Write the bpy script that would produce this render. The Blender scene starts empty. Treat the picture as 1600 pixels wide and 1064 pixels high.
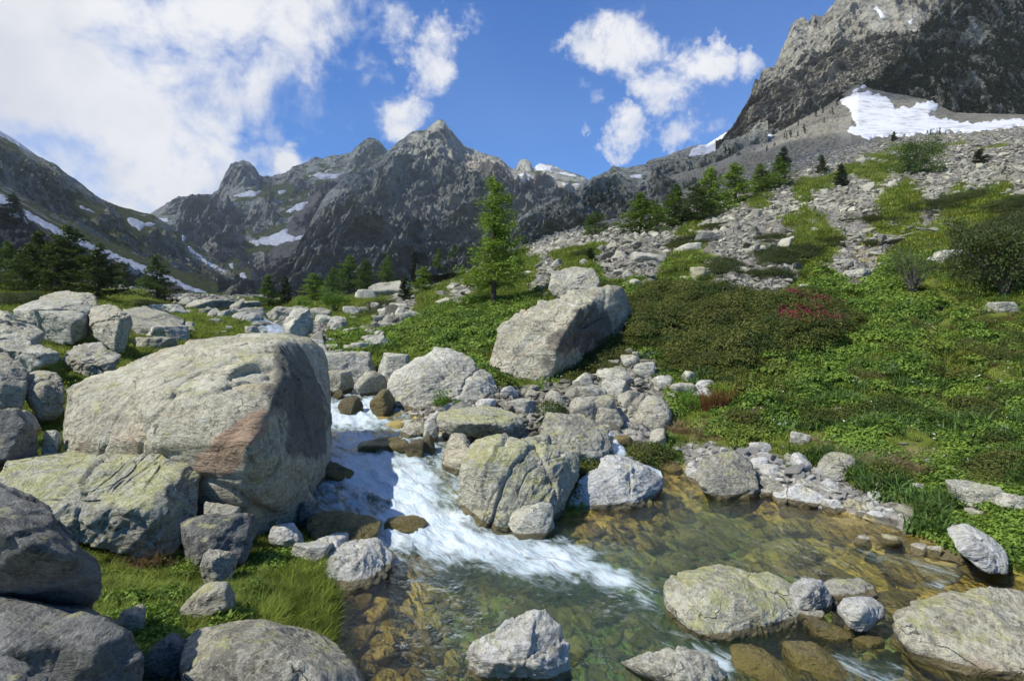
import bpy, bmesh, math
import numpy as np
R = math.radians
sc = bpy.context.scene
COL = sc.collection
F = 889.0            # focal length in pixels of the 1600 px wide photograph
HC = 3.0             # eye height over the pool
HY = 500.0           # row of the horizon
# ---------------------------------------------------------------- camera
cam = bpy.data.cameras.new('camera'); cam.lens = 20.0; cam.sensor_width = 36.0
cam.shift_y = (HY - 532.0) / 1600.0
cam.clip_start = 0.05; cam.clip_end = 20000
co = bpy.data.objects.new('camera', cam); COL.objects.link(co)
co.location = (0, 0, HC); co.rotation_euler = (R(90), 0, 0); sc.camera = co
# ---------------------------------------------------------------- sun, sky, exposure
SUN_EL, SUN_AZ = 49.0, -116.0      # azimuth clockwise from +Y: the sun stands to the left and a little behind
SD = np.array([math.sin(R(SUN_AZ)) * math.cos(R(SUN_EL)), math.cos(R(SUN_AZ)) * math.cos(R(SUN_EL)), math.sin(R(SUN_EL))])
sl = bpy.data.lights.new('sun', 'SUN'); sl.energy = 5.0; sl.angle = R(0.53); sl.color = (1.0, 0.96, 0.885)
so = bpy.data.objects.new('sun', sl); COL.objects.link(so)
from mathutils import Vector
so.rotation_euler = Vector(SD).to_track_quat('Z', 'Y').to_euler()
so.location = (-40, -20, 60)
sc.view_settings.view_transform = 'Standard'; sc.view_settings.look = 'None'
sc.view_settings.exposure = 0.32; sc.view_settings.gamma = 1.0
sc.cycles.max_bounces = 8; sc.cycles.transparent_max_bounces = 12
sc.cycles.diffuse_bounces = 3; sc.cycles.glossy_bounces = 3; sc.cycles.transmission_bounces = 4
sc.cycles.caustics_reflective = False; sc.cycles.caustics_refractive = False
sc.cycles.use_adaptive_sampling = True; sc.cycles.adaptive_threshold = 0.015

# ---------------------------------------------------------------- node helpers
class NT:
    def __init__(s, tree): s.t = tree; s.t.nodes.clear()
    def n(s, typ, **kw):
        nd = s.t.nodes.new(typ)
        for k, v in kw.items():
            if k == 'inp':
                for a, b in v.items(): s.set(nd, a, b)
            else: setattr(nd, k, v)
        return nd
    def set(s, nd, a, b):
        sock = nd.inputs[a]
        if isinstance(b, bpy.types.NodeSocket): s.t.links.new(b, sock)
        elif isinstance(b, bpy.types.Node): s.t.links.new(b.outputs[0], sock)
        else:
            if sock.type == 'RGBA' and len(b) == 3: b = tuple(b) + (1,)
            sock.default_value = b
    def math(s, op, a, b=0.0, c=None, clamp=False):
        d = {0: a, 1: b}
        if c is not None: d[2] = c
        return s.n('ShaderNodeMath', operation=op, use_clamp=clamp, inp=d).outputs[0]
    def noise(s, vec, scale, detail=6, rough=0.6, dist=0.0, lac=2.0, typ=None):
        nd = s.n('ShaderNodeTexNoise', inp={'Vector': vec, 'Scale': scale, 'Detail': detail, 'Roughness': rough, 'Distortion': dist, 'Lacunarity': lac})
        return nd.outputs[0]
    def ramp(s, fac, stops, interp='LINEAR'):
        nd = s.n('ShaderNodeValToRGB', inp={0: fac}); cr = nd.color_ramp; cr.interpolation = interp
        while len(cr.elements) < len(stops): cr.elements.new(0.5)
        for e, (p, c) in zip(cr.elements, stops):
            e.position = p; e.color = (c, c, c, 1) if isinstance(c, (int, float)) else tuple(c) + (1,)
        return nd.outputs[0]
    def rmf(s, vec, scale, detail=8, rough=.6, dist=0.0):
        nd = s.n('ShaderNodeTexNoise', noise_type='RIDGED_MULTIFRACTAL', inp={'Vector': vec, 'Scale': scale, 'Detail': detail, 'Roughness': rough, 'Distortion': dist, 'Offset': 1.0, 'Gain': 2.0}); return nd.outputs[0]
    def step(s, fac, lo, hi):
        return s.n('ShaderNodeMapRange', interpolation_type='SMOOTHSTEP', inp={0: fac, 1: lo, 2: hi, 3: 0.0, 4: 1.0}).outputs[0]
    def mix(s, fac, a, b, typ='MIX'):
        nd = s.n('ShaderNodeMix', data_type='RGBA', blend_type=typ, clamp_factor=True)
        s.set(nd, 0, fac); s.set(nd, 6, a); s.set(nd, 7, b); return nd.outputs[2]
    def mapping(s, vec, scale=(1, 1, 1), loc=(0, 0, 0), rot=(0, 0, 0)):
        return s.n('ShaderNodeMapping', inp={0: vec, 1: loc, 2: rot, 3: scale}).outputs[0]
    def vadd(s, a, b): return s.n('ShaderNodeVectorMath', operation='ADD', inp={0: a, 1: b}).outputs[0]
    def vmul(s, a, k): return s.n('ShaderNodeVectorMath', operation='SCALE', inp={0: a, 'Scale': k}).outputs[0]
    def bump(s, h, strength=0.6, dist=0.05, nrm=None):
        d = {'Height': h, 'Strength': strength, 'Distance': dist}
        if nrm is not None: d['Normal'] = nrm
        return s.n('ShaderNodeBump', inp=d).outputs[0]
    def attr(s, name, out='Fac'): return s.n('ShaderNodeAttribute', attribute_name=name).outputs[out]
def material(name):
    m = bpy.data.materials.new(name); m.use_nodes = True; return m, NT(m.node_tree)
def bsdf(t, color, rough=0.85, normal=None, spec=0.3, **kw):
    d = {'Base Color': color, 'Roughness': rough, 'Specular IOR Level': spec}
    if normal is not None: d['Normal'] = normal
    d.update(kw)
    return t.n('ShaderNodeBsdfPrincipled', inp=d).outputs[0]
def output(t, surf): t.n('ShaderNodeOutputMaterial', inp={'Surface': surf})

# ---------------------------------------------------------------- sky with clouds (world)
w = bpy.data.worlds.new('World'); sc.world = w; w.use_nodes = True
t = NT(w.node_tree)
sky = t.n('ShaderNodeTexSky', sky_type='NISHITA', sun_disc=False, sun_elevation=R(SUN_EL), sun_rotation=R(SUN_AZ),
          altitude=2200.0, air_density=1.25, dust_density=0.15, ozone_density=3.0)
gen = t.n('ShaderNodeTexCoord').outputs['Generated']
nrm = t.n('ShaderNodeVectorMath', operation='NORMALIZE', inp={0: gen}).outputs[0]
def dirv(px, py):
    v = np.array([px - 800.0, F, HY - py]); return tuple(v / np.linalg.norm(v))
warp = t.vmul(t.vadd(t.n('ShaderNodeTexNoise', inp={'Vector': nrm, 'Scale': 5.0, 'Detail': 6.0, 'Roughness': 0.68}).outputs[1], (-.5, -.5, -.5)), 0.24)
wd = t.vadd(nrm, warp)
blobs = [(40, 60, .40, 1.0), (200, 120, .27, .95), (120, 240, .26, .9), (330, 20, .18, .8), (470, 30, .13, .7), (235, 300, .13, .8), (370, 190, .10, .45), (450, 100, .08, .45), (300, 240, .10, .6),
         (665, 88, .066, .75), (625, 178, .066, .9), (428, 252, .055, .8), (490, 170, .06, .35), (600, 28, .05, .45),
         (950, 75, .052, .85), (1010, 95, .066, .85), (1095, 118, .055, .8), (1158, 104, .04, .65), (1050, 165, .062, .85), (1030, 195, .04, .7), (975, 222, .045, .75), (1045, 230, .055, .6), (1110, 212, .045, .55), (940, 150, .035, .5),
         (725, 200, .02, .6), (735, 60, .05, .28), (520, 215, .03, .35), (-300, 200, .5, .8), (1700, -200, .2, .6), (1000, -500, .3, .6), (400, -700, .4, .8)]
acc = None
for px, py, r, k in blobs:
    dn = t.n('ShaderNodeVectorMath', operation='DISTANCE', inp={0: wd, 1: dirv(px, py)}).outputs['Value']
    v = t.n('ShaderNodeMapRange', interpolation_type='SMOOTHSTEP', inp={0: dn, 1: r * 1.25, 2: r * 0.15, 3: 0.0, 4: k}).outputs[0]
    acc = v if acc is None else t.math('MAXIMUM', acc, v)
fine = t.noise(nrm, 9.0, 9, 0.62, 0.25)
dens = t.math('ADD', acc, t.math('MULTIPLY', t.math('SUBTRACT', fine, 0.5), 2.4))
dens = t.math('MULTIPLY', dens, t.step(acc, 0.0, 0.25))
cover = t.step(dens, 0.16, 0.95)
fine2 = t.noise(t.mapping(nrm, loc=(0.02, 0.0, -0.045)), 4.0, 7, 0.55, 0.1)
# grey undersides in the big left bank, white rims
sepz = t.n('ShaderNodeSeparateXYZ', inp={0: nrm})
left = t.step(t.math('ADD', sepz.outputs[0], t.math('MULTIPLY', sepz.outputs[2], 0.0)), -0.15, -0.55)
greyf = t.math('MULTIPLY', t.step(fine2, 0.40, 0.62), t.math('MULTIPLY_ADD', left, 0.38, 0.16))
ccol = t.mix(greyf, (1.0, 1.0, 1.0), (0.62, 0.65, 0.72))
hz = t.step(sepz.outputs[2], 0.30, 0.02)
skyc = t.n('ShaderNodeHueSaturation', inp={'Saturation': 1.38, 'Value': 1.05, 'Color': sky.outputs[0]}).outputs[0]
skyc = t.mix(1.0, skyc, (.84, .92, 1.16), 'MULTIPLY')
bg1 = t.n('ShaderNodeBackground', inp={0: skyc, 1: 0.118})
bg2 = t.n('ShaderNodeBackground', inp={0: ccol, 1: 0.83})
mx = t.n('ShaderNodeMixShader', inp={0: t.math('MULTIPLY', cover, 0.97), 1: bg1.outputs[0], 2: bg2.outputs[0]})
t.n('ShaderNodeOutputWorld', inp={0: mx.outputs[0]})

# ---------------------------------------------------------------- numpy noise
_rs = np.random.RandomState(7)
_perm = _rs.permutation(256); _perm = np.concatenate([_perm, _perm, _perm])
_g = _rs.normal(size=(256, 3)); _g /= np.linalg.norm(_g, axis=1)[:, None]
def perlin(P):
    P = np.asarray(P, float); I = np.floor(P).astype(int); f = P - I; I &= 255
    u = f * f * f * (f * (f * 6 - 15) + 10); out = 0
    for dx in (0, 1):
        wx = u[:, 0] if dx else 1 - u[:, 0]
        for dy in (0, 1):
            wy = u[:, 1] if dy else 1 - u[:, 1]
            for dz in (0, 1):
                wz = u[:, 2] if dz else 1 - u[:, 2]
                h = _perm[_perm[_perm[(I[:, 0] + dx) & 255] + ((I[:, 1] + dy) & 255)] + ((I[:, 2] + dz) & 255)]
                g = _g[h]
                out = out + wx * wy * wz * (g[:, 0] * (f[:, 0] - dx) + g[:, 1] * (f[:, 1] - dy) + g[:, 2] * (f[:, 2] - dz))
    return out * 1.5
def fbm(P, o=5, g=0.5, lac=2.03):
    P = np.asarray(P, float); a = 1.0; s = 0; P = P.copy()
    for k in range(o): s = s + a * perlin(P); a *= g; P = P * lac + 17.3
    return s
def ridged(P, o=6, g=0.52, lac=2.07):
    P = np.asarray(P, float).copy(); a = 1.0; s = 0; prev = 1.0
    for k in range(o):
        n = 1 - np.abs(perlin(P)) * 1.6; n = np.clip(n, 0, 1) ** 2
        s = s + a * n * prev; prev = np.clip(n * 1.3, 0.15, 1); a *= g; P = P * lac + 9.1
    return s - 0.75
def smooth(a, b, x):
    t_ = np.clip((x - a) / (b - a), 0, 1); return t_ * t_ * (3 - 2 * t_)
def sdpoly(PX, PY, poly):
    """signed distance, positive inside"""
    poly = np.asarray(poly, float); n = len(poly); d = np.full(PX.shape, 1e18); ins = np.zeros(PX.shape, bool)
    for i in range(n):
        ax, ay = poly[i]; bx, by = poly[(i + 1) % n]; ex, ey = bx - ax, by - ay
        q = np.clip(((PX - ax) * ex + (PY - ay) * ey) / (ex * ex + ey * ey + 1e-12), 0, 1)
        d = np.minimum(d, (PX - ax - q * ex) ** 2 + (PY - ay - q * ey) ** 2)
        c = (ay > PY) != (by > PY)
        with np.errstate(divide='ignore', invalid='ignore'):
            xi = ex * (PY - ay) / (ey if ey else 1e-12) + ax
        ins ^= c & (PX < xi)
    return np.where(ins, 1, -1) * np.sqrt(d)
# ---------------------------------------------------------------- photograph <-> world
def W3(px, py, Y): return np.array([(px - 800.0) / F * Y, Y, HC + (HY - py) / F * Y])
def PX(V): return 800 + F * V[:, 0] / V[:, 1]
def PY(V): return HY - F * (V[:, 2] - HC) / V[:, 1]
# ---------------------------------------------------------------- mesh helpers
def mesh_np(name, V, faces, smooth_=True):
    """faces: (n,3) or (n,4) array, or a list of such arrays"""
    if not isinstance(faces, list): faces = [faces]
    me = bpy.data.meshes.new(name); V = np.ascontiguousarray(V, dtype=np.float32)
    me.vertices.add(len(V)); me.vertices.foreach_set('co', V.ravel())
    idx = np.concatenate([f.ravel() for f in faces]).astype(np.int32)
    tot = np.concatenate([np.full(len(f), f.shape[1], np.int32) for f in faces])
    start = np.concatenate([[0], np.cumsum(tot)[:-1]]).astype(np.int32)
    me.loops.add(len(idx)); me.loops.foreach_set('vertex_index', idx)
    me.polygons.add(len(tot)); me.polygons.foreach_set('loop_start', start); me.polygons.foreach_set('loop_total', tot)
    me.update(calc_edges=True); me.validate()
    if smooth_: me.polygons.foreach_set('use_smooth', np.ones(len(tot), bool))
    return me
def set_attr(me, name, arr):
    a = me.attributes.new(name, 'FLOAT', 'POINT'); a.data.foreach_set('value', np.ascontiguousarray(arr, dtype=np.float32))
def link(name, me, mats=(), parent=None, loc=None):
    o = bpy.data.objects.new(name, me); COL.objects.link(o)
    if me is not None:
        for m in (mats if isinstance(mats, (list, tuple)) else [mats]):
            if m.name not in [x.name for x in me.materials if x]: me.materials.append(m)
    if parent is not None: o.parent = parent
    if loc is not None: o.location = loc
    return o
def tag(o, label=None, cat=None, group=None, kind=None):
    if label: o['label'] = label
    if cat: o['category'] = cat
    if group: o['group'] = group
    if kind: o['kind'] = kind
    return o
def grid_faces(nr, nc, keep=None):
    i = np.arange(nr - 1)[:, None] * nc + np.arange(nc - 1)[None]; i = i.ravel()
    f = np.stack([i, i + 1, i + nc + 1, i + nc], 1)
    return f if keep is None else f[keep]
def compact(V, f):
    u, inv = np.unique(f, return_inverse=True); return V[u], inv.reshape(f.shape), u
# ---------------------------------------------------------------- the lie of the land
_T = {
 -900: [(2,1500),(4,1000),(6,700),(8,600),(12,500),(18,450),(30,380),(60,320),(120,280),(220,250)],
 -300: [(2,1300),(4,950),(6,750),(8,650),(12,570),(18,510),(30,450),(60,420),(120,400),(220,390)],
 0: [(2,1250),(3,1130),(4.5,970),(6,850),(8,730),(10,655),(13,590),(18,530),(25,486),(35,466),(50,455),(80,448),(120,430),(220,420)],
 100:[(2,1260),(3,1150),(4.5,985),(6,885),(8,745),(10,670),(13,590),(18,540),(25,495),(35,470),(50,460),(80,454),(120,447),(220,440)],
 250:[(2,1350),(3,1180),(4.5,990),(6,905),(8,790),(10,700),(13,612),(18,553),(25,508),(35,486),(50,474),(80,467),(120,461),(220,458)],
 400:[(2,1500),(3,1250),(4.5,1010),(5.5,935),(7,860),(8.5,795),(10,720),(13,630),(18,562),(25,524),(35,503),(50,489),(80,478),(120,471),(220,466)],
 500:[(2,1700),(3,1340),(4.5,1080),(5.5,985),(6.5,910),(7.5,860),(9,765),(11,692),(13,651),(15,612),(18,575),(25,535),(35,508),(50,491),(80,479),(120,471),(220,466)],
 600:[(2,1833),(3,1389),(5,1033),(7.4,860),(9.5,741),(11,698),(13,661),(13.6,637),(15,617),(18,585),(22,555),(30,520),(45,488),(70,470),(120,462),(220,458)],
 700:[(2,1833),(3,1389),(5,1033),(8.9,800),(10,740),(11,692),(13,644),(15,605),(18,566),(22,532),(27,500),(35,470),(50,458),(70,454),(120,450),(220,448)],
 800:[(2,1833),(3,1389),(5,1033),(8.5,814),(10,740),(11,702),(13,650),(15,615),(17,592),(20,560),(24,515),(28,484),(35,458),(50,428),(70,412),(110,398),(220,392)],
 900:[(2,1833),(3,1389),(5,1033),(8.8,803),(10,745),(11.5,700),(13,652),(15,618),(17,588),(19,558),(22,512),(26,460),(32,430),(45,406),(65,388),(90,375),(130,366),(220,360)],
 1050:[(2,1833),(3,1389),(5,1033),(10,767),(11.2,735),(12,705),(13,672),(15,620),(17,570),(20,510),(24,452),(30,422),(45,388),(70,360),(100,347),(140,338),(220,332)],
 1200:[(2,1833),(3,1389),(5,1033),(9.8,772),(10.6,730),(12,680),(14,620),(17,550),(20,492),(25,440),(32,410),(45,376),(70,332),(100,302),(150,276),(220,255)],
 1350:[(2,1833),(3,1389),(5,1033),(8.7,807),(9.5,760),(11,700),(13,640),(16,572),(20,512),(25,455),(32,410),(45,366),(70,311),(100,272),(150,242),(220,222)],
 1500:[(2,1833),(3,1389),(5,1033),(7.3,865),(8,820),(9,770),(11,690),(13,640),(16,570),(20,500),(26,440),(35,390),(45,352),(60,310),(90,268),(140,235),(220,215)],
 1700:[(2,1833),(3,1389),(5,1033),(6.3,920),(7,860),(9,745),(11,670),(14,590),(18,510),(24,440),(30,390),(40,338),(60,283),(90,243),(140,213),(220,193)],
 2200:[(2,1833),(3,1389),(4.4,1106),(5.5,960),(7,830),(10,660),(14,540),(20,440),(30,350),(45,270),(80,190),(220,100)],
 3200:[(2,1833),(3,1389),(4.0,1200),(5.5,900),(8,650),(12,480),(20,340),(40,200),(80,100),(220,20)]}
_LY = np.linspace(math.log(1.2), math.log(230), 240); _LX = np.linspace(-1000, 3300, 216)
_tab = []
for c in sorted(_T):
    a = np.array(_T[c], float); zz = HC - (a[:, 1] - HY) / F * a[:, 0]
    _tab.append(np.interp(_LY, np.log(a[:, 0]), zz))
_tab = np.array(_tab)                                   # columns x rows of heights
_TT = np.array([[np.interp(x, sorted(_T), _tab[:, j]) for j in range(len(_LY))] for x in _LX])   # LX x LY
def _blur(A, ax, k):
    ker = np.hanning(2 * k + 3)[1:-1]; ker /= ker.sum()
    pad = [(0, 0), (0, 0)]; pad[ax] = (k, k); B = np.pad(A, pad, mode='edge')
    return np.apply_along_axis(lambda v: np.convolve(v, ker, 'valid'), ax, B)
_TT = _blur(_blur(_TT, 0, 3), 1, 2)
def z_base(x, y):
    y = np.maximum(y, 1.2); px = 800 + F * x / y; gx = np.clip((px + 1000) / 20.0, 0, len(_LX) - 1.001)
    gy = np.clip((np.log(y) - _LY[0]) / (_LY[1] - _LY[0]), 0, len(_LY) - 1.001)
    i = gx.astype(int); j = gy.astype(int); a = gx - i; b = gy - j
    return (_TT[i, j] * (1 - a) * (1 - b) + _TT[i + 1, j] * a * (1 - b) + _TT[i, j + 1] * (1 - a) * b + _TT[i + 1, j + 1] * a * b)
# water outline as (px, Y)
_WP = [(300,2.0),(440,2.9),(468,4.2),(500,5.3),(518,5.9),(522,6.5),(560,6.8),(605,7.2),(560,7.5),(470,7.7),(470,8.3),(484,9.2),(488,10.5),(500,12),(503,14),(505,17),(520,20),(545,20.5),
       (600,17),(618,14.8),(632,13.2),(675,12.2),(730,11),(745,9.6),(760,8.6),(900,8.75),(930,9),(1000,10.3),(1030,11.3),(1062,11.5),(1090,10.7),(1180,9.95),(1300,9.0),(1370,8.3),(1440,7.75),(1500,7.15),(1600,6.55),(1800,5.6),(2300,4.3),(3000,3.2),(3000,1.5),(1000,1.5)]
WPOLY = np.array([((p - 800) / F * y, y) for p, y in _WP])
def w_sd(x, y):
    Q = np.stack([np.asarray(x, float) * 1.9, np.asarray(y, float) * 1.9, np.full(len(x), .5)], 1)
    return sdpoly(x, y, WPOLY) + .13 * perlin(Q) + .06 * perlin(Q * 2.7)
def w_level(x, y):
    px = 800 + F * x / np.maximum(y, .5)
    wc = np.interp(y, [0,7.2,7.8,8.6,9.3,9.7,10.6,11.2,12.6,13.3,14,17,22,26], [0,0,.06,.22,.36,.43,.48,.56,.64,.86,.93,1.12,1.45,1.7])
    return wc * smooth(800, 725, px)
def z_ground(x, y, detail=True):
    x = np.asarray(x, float); y = np.asarray(y, float); s = w_sd(x, y); W = w_level(x, y); zb = z_base(x, y)
    P = np.stack([x, y, np.zeros_like(x)], 1)
    if detail:
        amp = np.clip(y * 0.012, 0.05, 1.6)
        zb = zb + amp * (0.9 * fbm(P / 2.6 / np.clip(y / 12, .5, 6)[:, None], 4)) * 1.0
        zb = zb + 0.05 * fbm(P * 1.7, 4) * np.clip(y / 8, .6, 3)
    bed = W - 0.10 - 0.38 * smooth(0, 1.3, s) + 0.09 * fbm(P * 1.9 + 5, 4)
    shore = W + 0.03
    zb = zb + smooth(3, 8, x) * smooth(9, 13, y) * (.32 * fbm(P / 1.3 + 40, 3) + .16 * fbm(P / .5 + 3, 2))
    out = shore + (zb - shore) * smooth(0.0, 0.7, -s)
    out = np.where((-s > 0) & (out < W - .03), W - .03, out)
    far = smooth(26, 34, y)
    near = np.where(s > 0, bed, out)
    near = np.where(s > 0, near, np.where(-s < .12, np.minimum(near, shore + .02), near))
    k = smooth(-0.12, 0.12, s)
    near = np.where(np.abs(s) < .12, bed * k + shore * (1 - k), near)
    return near * (1 - far) + zb * far
def ground(px, Y):
    x = (px - 800) / F * Y; z = float(z_ground(np.array([x]), np.array([float(Y)]))[0]); return np.array([x, Y, z])
# land cover as outlines in the photograph's own pixels, each limited to a range of distance
COVER = [ # kind, (Ymin, Ymax), polygon
 ('scree',(22,400),[(700,505),(740,470),(830,440),(850,400),(920,395),(1040,358),(1200,300),(1400,230),(1640,180),(1640,262),(1560,290),(1480,305),(1420,330),(1380,345),(1300,352),(1230,362),(1180,385),(1110,400),(1010,415),(950,425),(905,418),(860,440),(770,470),(720,500)]),
 ('scree',(30,400),[(620,470),(660,440),(840,420),(830,440),(700,490),(600,520),(560,520)]),
 ('scree',(14,60),[(380,480),(600,478),(560,500),(540,540),(560,610),(490,640),(490,560),(400,530)]),
 ('scree',(62,400),[(820,300),(820,430),(1050,370),(1200,320),(1400,250),(1900,200),(1900,100),(1200,200)]),
 ('scree',(60,400),[(-600,300),(0,300),(330,462),(420,470),(420,480),(200,470),(-50,452),(-600,440)]),
 ('scree',(10,20),[(860,690),(850,600),(910,575),(990,545),(1040,560),(1060,640),(1040,700),(960,720)]),
 ('scree',(8,13),[(1060,760),(1060,700),(1180,690),(1280,740),(1390,770),(1440,800),(1480,860),(1390,850),(1180,790)]),
 ('scree',(9,16),[(600,700),(620,630),(760,600),(860,620),(860,700),(700,720)]),
 ('scree',(20,40),[(1090,470),(1100,400),(1230,395),(1260,420),(1330,370),(1400,350),(1380,420),(1240,440),(1150,470)]),
 ('soil',(3,12),[(-100,700),(80,690),(290,700),(320,780),(300,870),(160,860),(-100,1200)]),
]
BUSH = [ # dark juniper and rhododendron mats: polygon in the photograph, distance range, height
 ((13,30),[(985,470),(1030,450),(1100,455),(1170,470),(1235,465),(1290,480),(1320,510),(1290,540),(1230,545),(1170,580),(1110,590),(1050,570),(1040,550),(990,540),(975,510)],.55),
 ((13,22),[(868,575),(940,530),(985,545),(960,575),(905,595),(880,590)],.35),
 ((13,22),[(1035,560),(1100,560),(1160,580),(1120,590),(1060,585)],.35),
 ((24,50),[(1168,405),(1200,390),(1260,385),(1290,392),(1270,410),(1200,418)],.4),
 ((24,50),[(1172,432),(1215,425),(1245,432),(1200,440)],.35),
 ((22,50),[(1105,412),(1130,406),(1155,420),(1150,432),(1110,432)],.45),
 ((30,60),[(1255,386),(1310,372),(1325,376),(1290,386)],.4),
 ((30,60),[(1330,345),(1380,340),(1410,345),(1380,350)],.4),
 ((30,70),[(1410,335),(1450,320),(1540,300),(1550,304),(1480,328)],.6),
 ((30,60),[(1530,330),(1580,315),(1640,310),(1640,330),(1560,335)],.6),
 ((20,50),[(1480,420),(1500,380),(1560,350),(1640,320),(1640,440),(1560,445),(1500,440)],.7),
 ((25,50),[(1345,384),(1370,376),(1380,382),(1350,390)],.4),
 ((20,40),[(860,465),(900,450),(960,440),(975,452),(960,458),(900,462)],.25),
 ((35,80),[(1100,355),(1125,352),(1120,360)],.4),((35,90),[(1180,372),(1215,368),(1230,376),(1190,380)],.4),
 ((20,60),[(560,500),(585,470),(640,465),(600,480)],.3),
 ((25,60),[(330,490),(330,475),(400,474),(420,486),(380,492)],.4),((22,60),[(200,478),(330,468),(330,476),(220,486)],.5),
 ((22,60),[(0,470),(60,466),(60,474),(0,482)],.5),
 ((40,90),[(1040,382),(1075,374),(1120,378),(1060,390)],.4),
 ((30,60),[(900,397),(925,392),(925,402),(905,406)],.5),
]
def cover_mask(V, kind):
    px, py = PX(V), PY(V); m = np.full(len(V), -200.0)
    for k, (a, b), poly in COVER:
        if k == kind: m = np.maximum(m, np.where((V[:, 1] > a) & (V[:, 1] < b), sdpoly(px, py, poly), -200))
    return m
def bush_mask(V):
    px, py = PX(V), PY(V); m = np.full(len(V), -200.0)
    for (a, b), poly, h in BUSH: m = np.maximum(m, np.where((V[:, 1] > a) & (V[:, 1] < b), sdpoly(px, py, poly), -200))
    return m
def scree_amount(V):
    """1 = bare stones, 0 = meadow"""
    n = fbm(V / np.clip(V[:, 1:2] * 0.11, 1.0, 12), 4); s = cover_mask(V, 'scree')
    px, py = PX(V), PY(V)
    farg = smooth(24, 60, V[:, 1]) * smooth(900, 1150, px) * .5
    return np.clip(smooth(-12, 12, s + n * 60 * smooth(18, 26, V[:, 1]) * (1 - .6 * smooth(40, 70, V[:, 1])) + n * 26 - 4) + smooth(.15, .5, n + farg * 1.2 - .15) * farg, 0, 1)

# ---------------------------------------------------------------- ground materials
def ground_material():
    m, t = material('meadow_ground'); pos = t.n('ShaderNodeNewGeometry').outputs['Position']
    sc_ = t.attr('scree'); bed = t.attr('bed'); far = t.attr('far'); soil = t.attr('soil')
    psc = pos
    n1 = t.noise(psc, 1.1, 8, .65); n2 = t.noise(psc, 7, 8, .7); n3 = t.noise(pos, .35, 5, .6)
    grass = t.mix(n1, (.06, .085, .012), (.16, .19, .026)); grass = t.mix(t.step(n2, .55, .75), grass, (.16, .15, .055))
    grass = t.mix(t.step(n3, .5, .7), grass, (.13, .15, .035))
    earth = t.mix(n2, (.05, .038, .022), (.13, .10, .06)); grass = t.mix(t.step(t.noise(psc, 3.1, 8, .7), .56, .68), grass, earth)
    grass = t.mix(soil, grass, earth)
    def stones(k):
        v = t.n('ShaderNodeTexVoronoi', inp={'Vector': t.vadd(pos, t.vmul(t.n('ShaderNodeTexNoise', inp={'Vector': pos, 'Scale': k * .7}).outputs[1], 1.5 / k)), 'Scale': k})
        c = t.mix(t.n('ShaderNodeSeparateColor', inp={0: v.outputs['Color']}).outputs[0], (.20, .185, .155), (.38, .355, .30))
        return t.mix(t.step(v.outputs['Distance'], .45, .75), c, (.10, .09, .07)), v.outputs['Distance']
    c1, d1 = stones(4.2); c2, d2 = stones(.85); ff = t.step(far, 2.2, 4.5)
    stone = t.mix(ff, c1, c2); stone = t.mix(t.step(n2, .4, .75), stone, (.22, .205, .17)); vd = t.math('MULTIPLY_ADD', ff, t.math('SUBTRACT', d2, d1), d1)
    bmix = t.mix(n1, (.15, .12, .03), (.50, .38, .09)); vb = t.n('ShaderNodeTexVoronoi', inp={'Vector': t.vadd(pos, t.vmul(t.n('ShaderNodeTexNoise', inp={'Vector': pos, 'Scale': 2.5}).outputs[1], .6)), 'Scale': 4.0})
    bmix = t.mix(t.n('ShaderNodeSeparateColor', inp={0: vb.outputs['Color']}).outputs[0], bmix, t.mix(.6, bmix, (.54, .42, .12)))
    bmix = t.mix(t.math('MULTIPLY', t.step(vb.outputs['Distance'], .5, .8), .6), bmix, (.06, .055, .02)); bmix = t.mix(t.attr('deep'), bmix, (.13, .20, .08))
    col = t.mix(sc_, grass, stone); col = t.mix(bed, col, bmix)
    h = t.math('ADD', t.math('MULTIPLY', n2, .5), t.math('MULTIPLY', t.math('SUBTRACT', 1.0, vd), t.math('MULTIPLY', sc_, 1.2)))
    b = t.bump(h, .9, t.math('MULTIPLY', far, .12))
    output(t, bsdf(t, col, .92, b, .15)); return m
M_GROUND = ground_material()
# ---------------------------------------------------------------- ground sheet
def build_ground():
    Ys = np.concatenate([np.linspace(-6, 2.4, 12)[:-1], 2.4 * (235 / 2.4) ** np.linspace(0, 1, 560)])
    U = np.linspace(-1.55, 1.75, 760)
    yy, uu = np.meshgrid(Ys, U, indexing='ij'); x = uu * np.maximum(yy, 2.4); x = x.ravel(); y = yy.ravel()
    z = z_ground(x, y); back = y < 2.4
    V = np.stack([x, y, z], 1)
    sa = scree_amount(V); am = sa * (y > 8)
    V[:, 2] += am * np.clip(y * .006, .02, .5) * (ridged(V / np.clip(y / 25, .5, 4)[:, None] * 1.4, 3))
    me = mesh_np('ground', V, grid_faces(len(Ys), len(U)))
    s = w_sd(x, y); set_attr(me, 'scree', sa); set_attr(me, 'bed', smooth(-.15, .0, s) * (y < 24))
    set_attr(me, 'deep', smooth(.5, 1.6, s + .6 * fbm(V * .8, 3)) * .8); set_attr(me, 'far', np.clip(y / 14, 1, 8))
    set_attr(me, 'soil', np.clip(smooth(-5, 15, cover_mask(V, 'soil')) + .7 * smooth(-6, 6, bush_mask(V)), 0, 1))
    tag(link('ground', me, M_GROUND), kind='structure')
build_ground()
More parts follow.
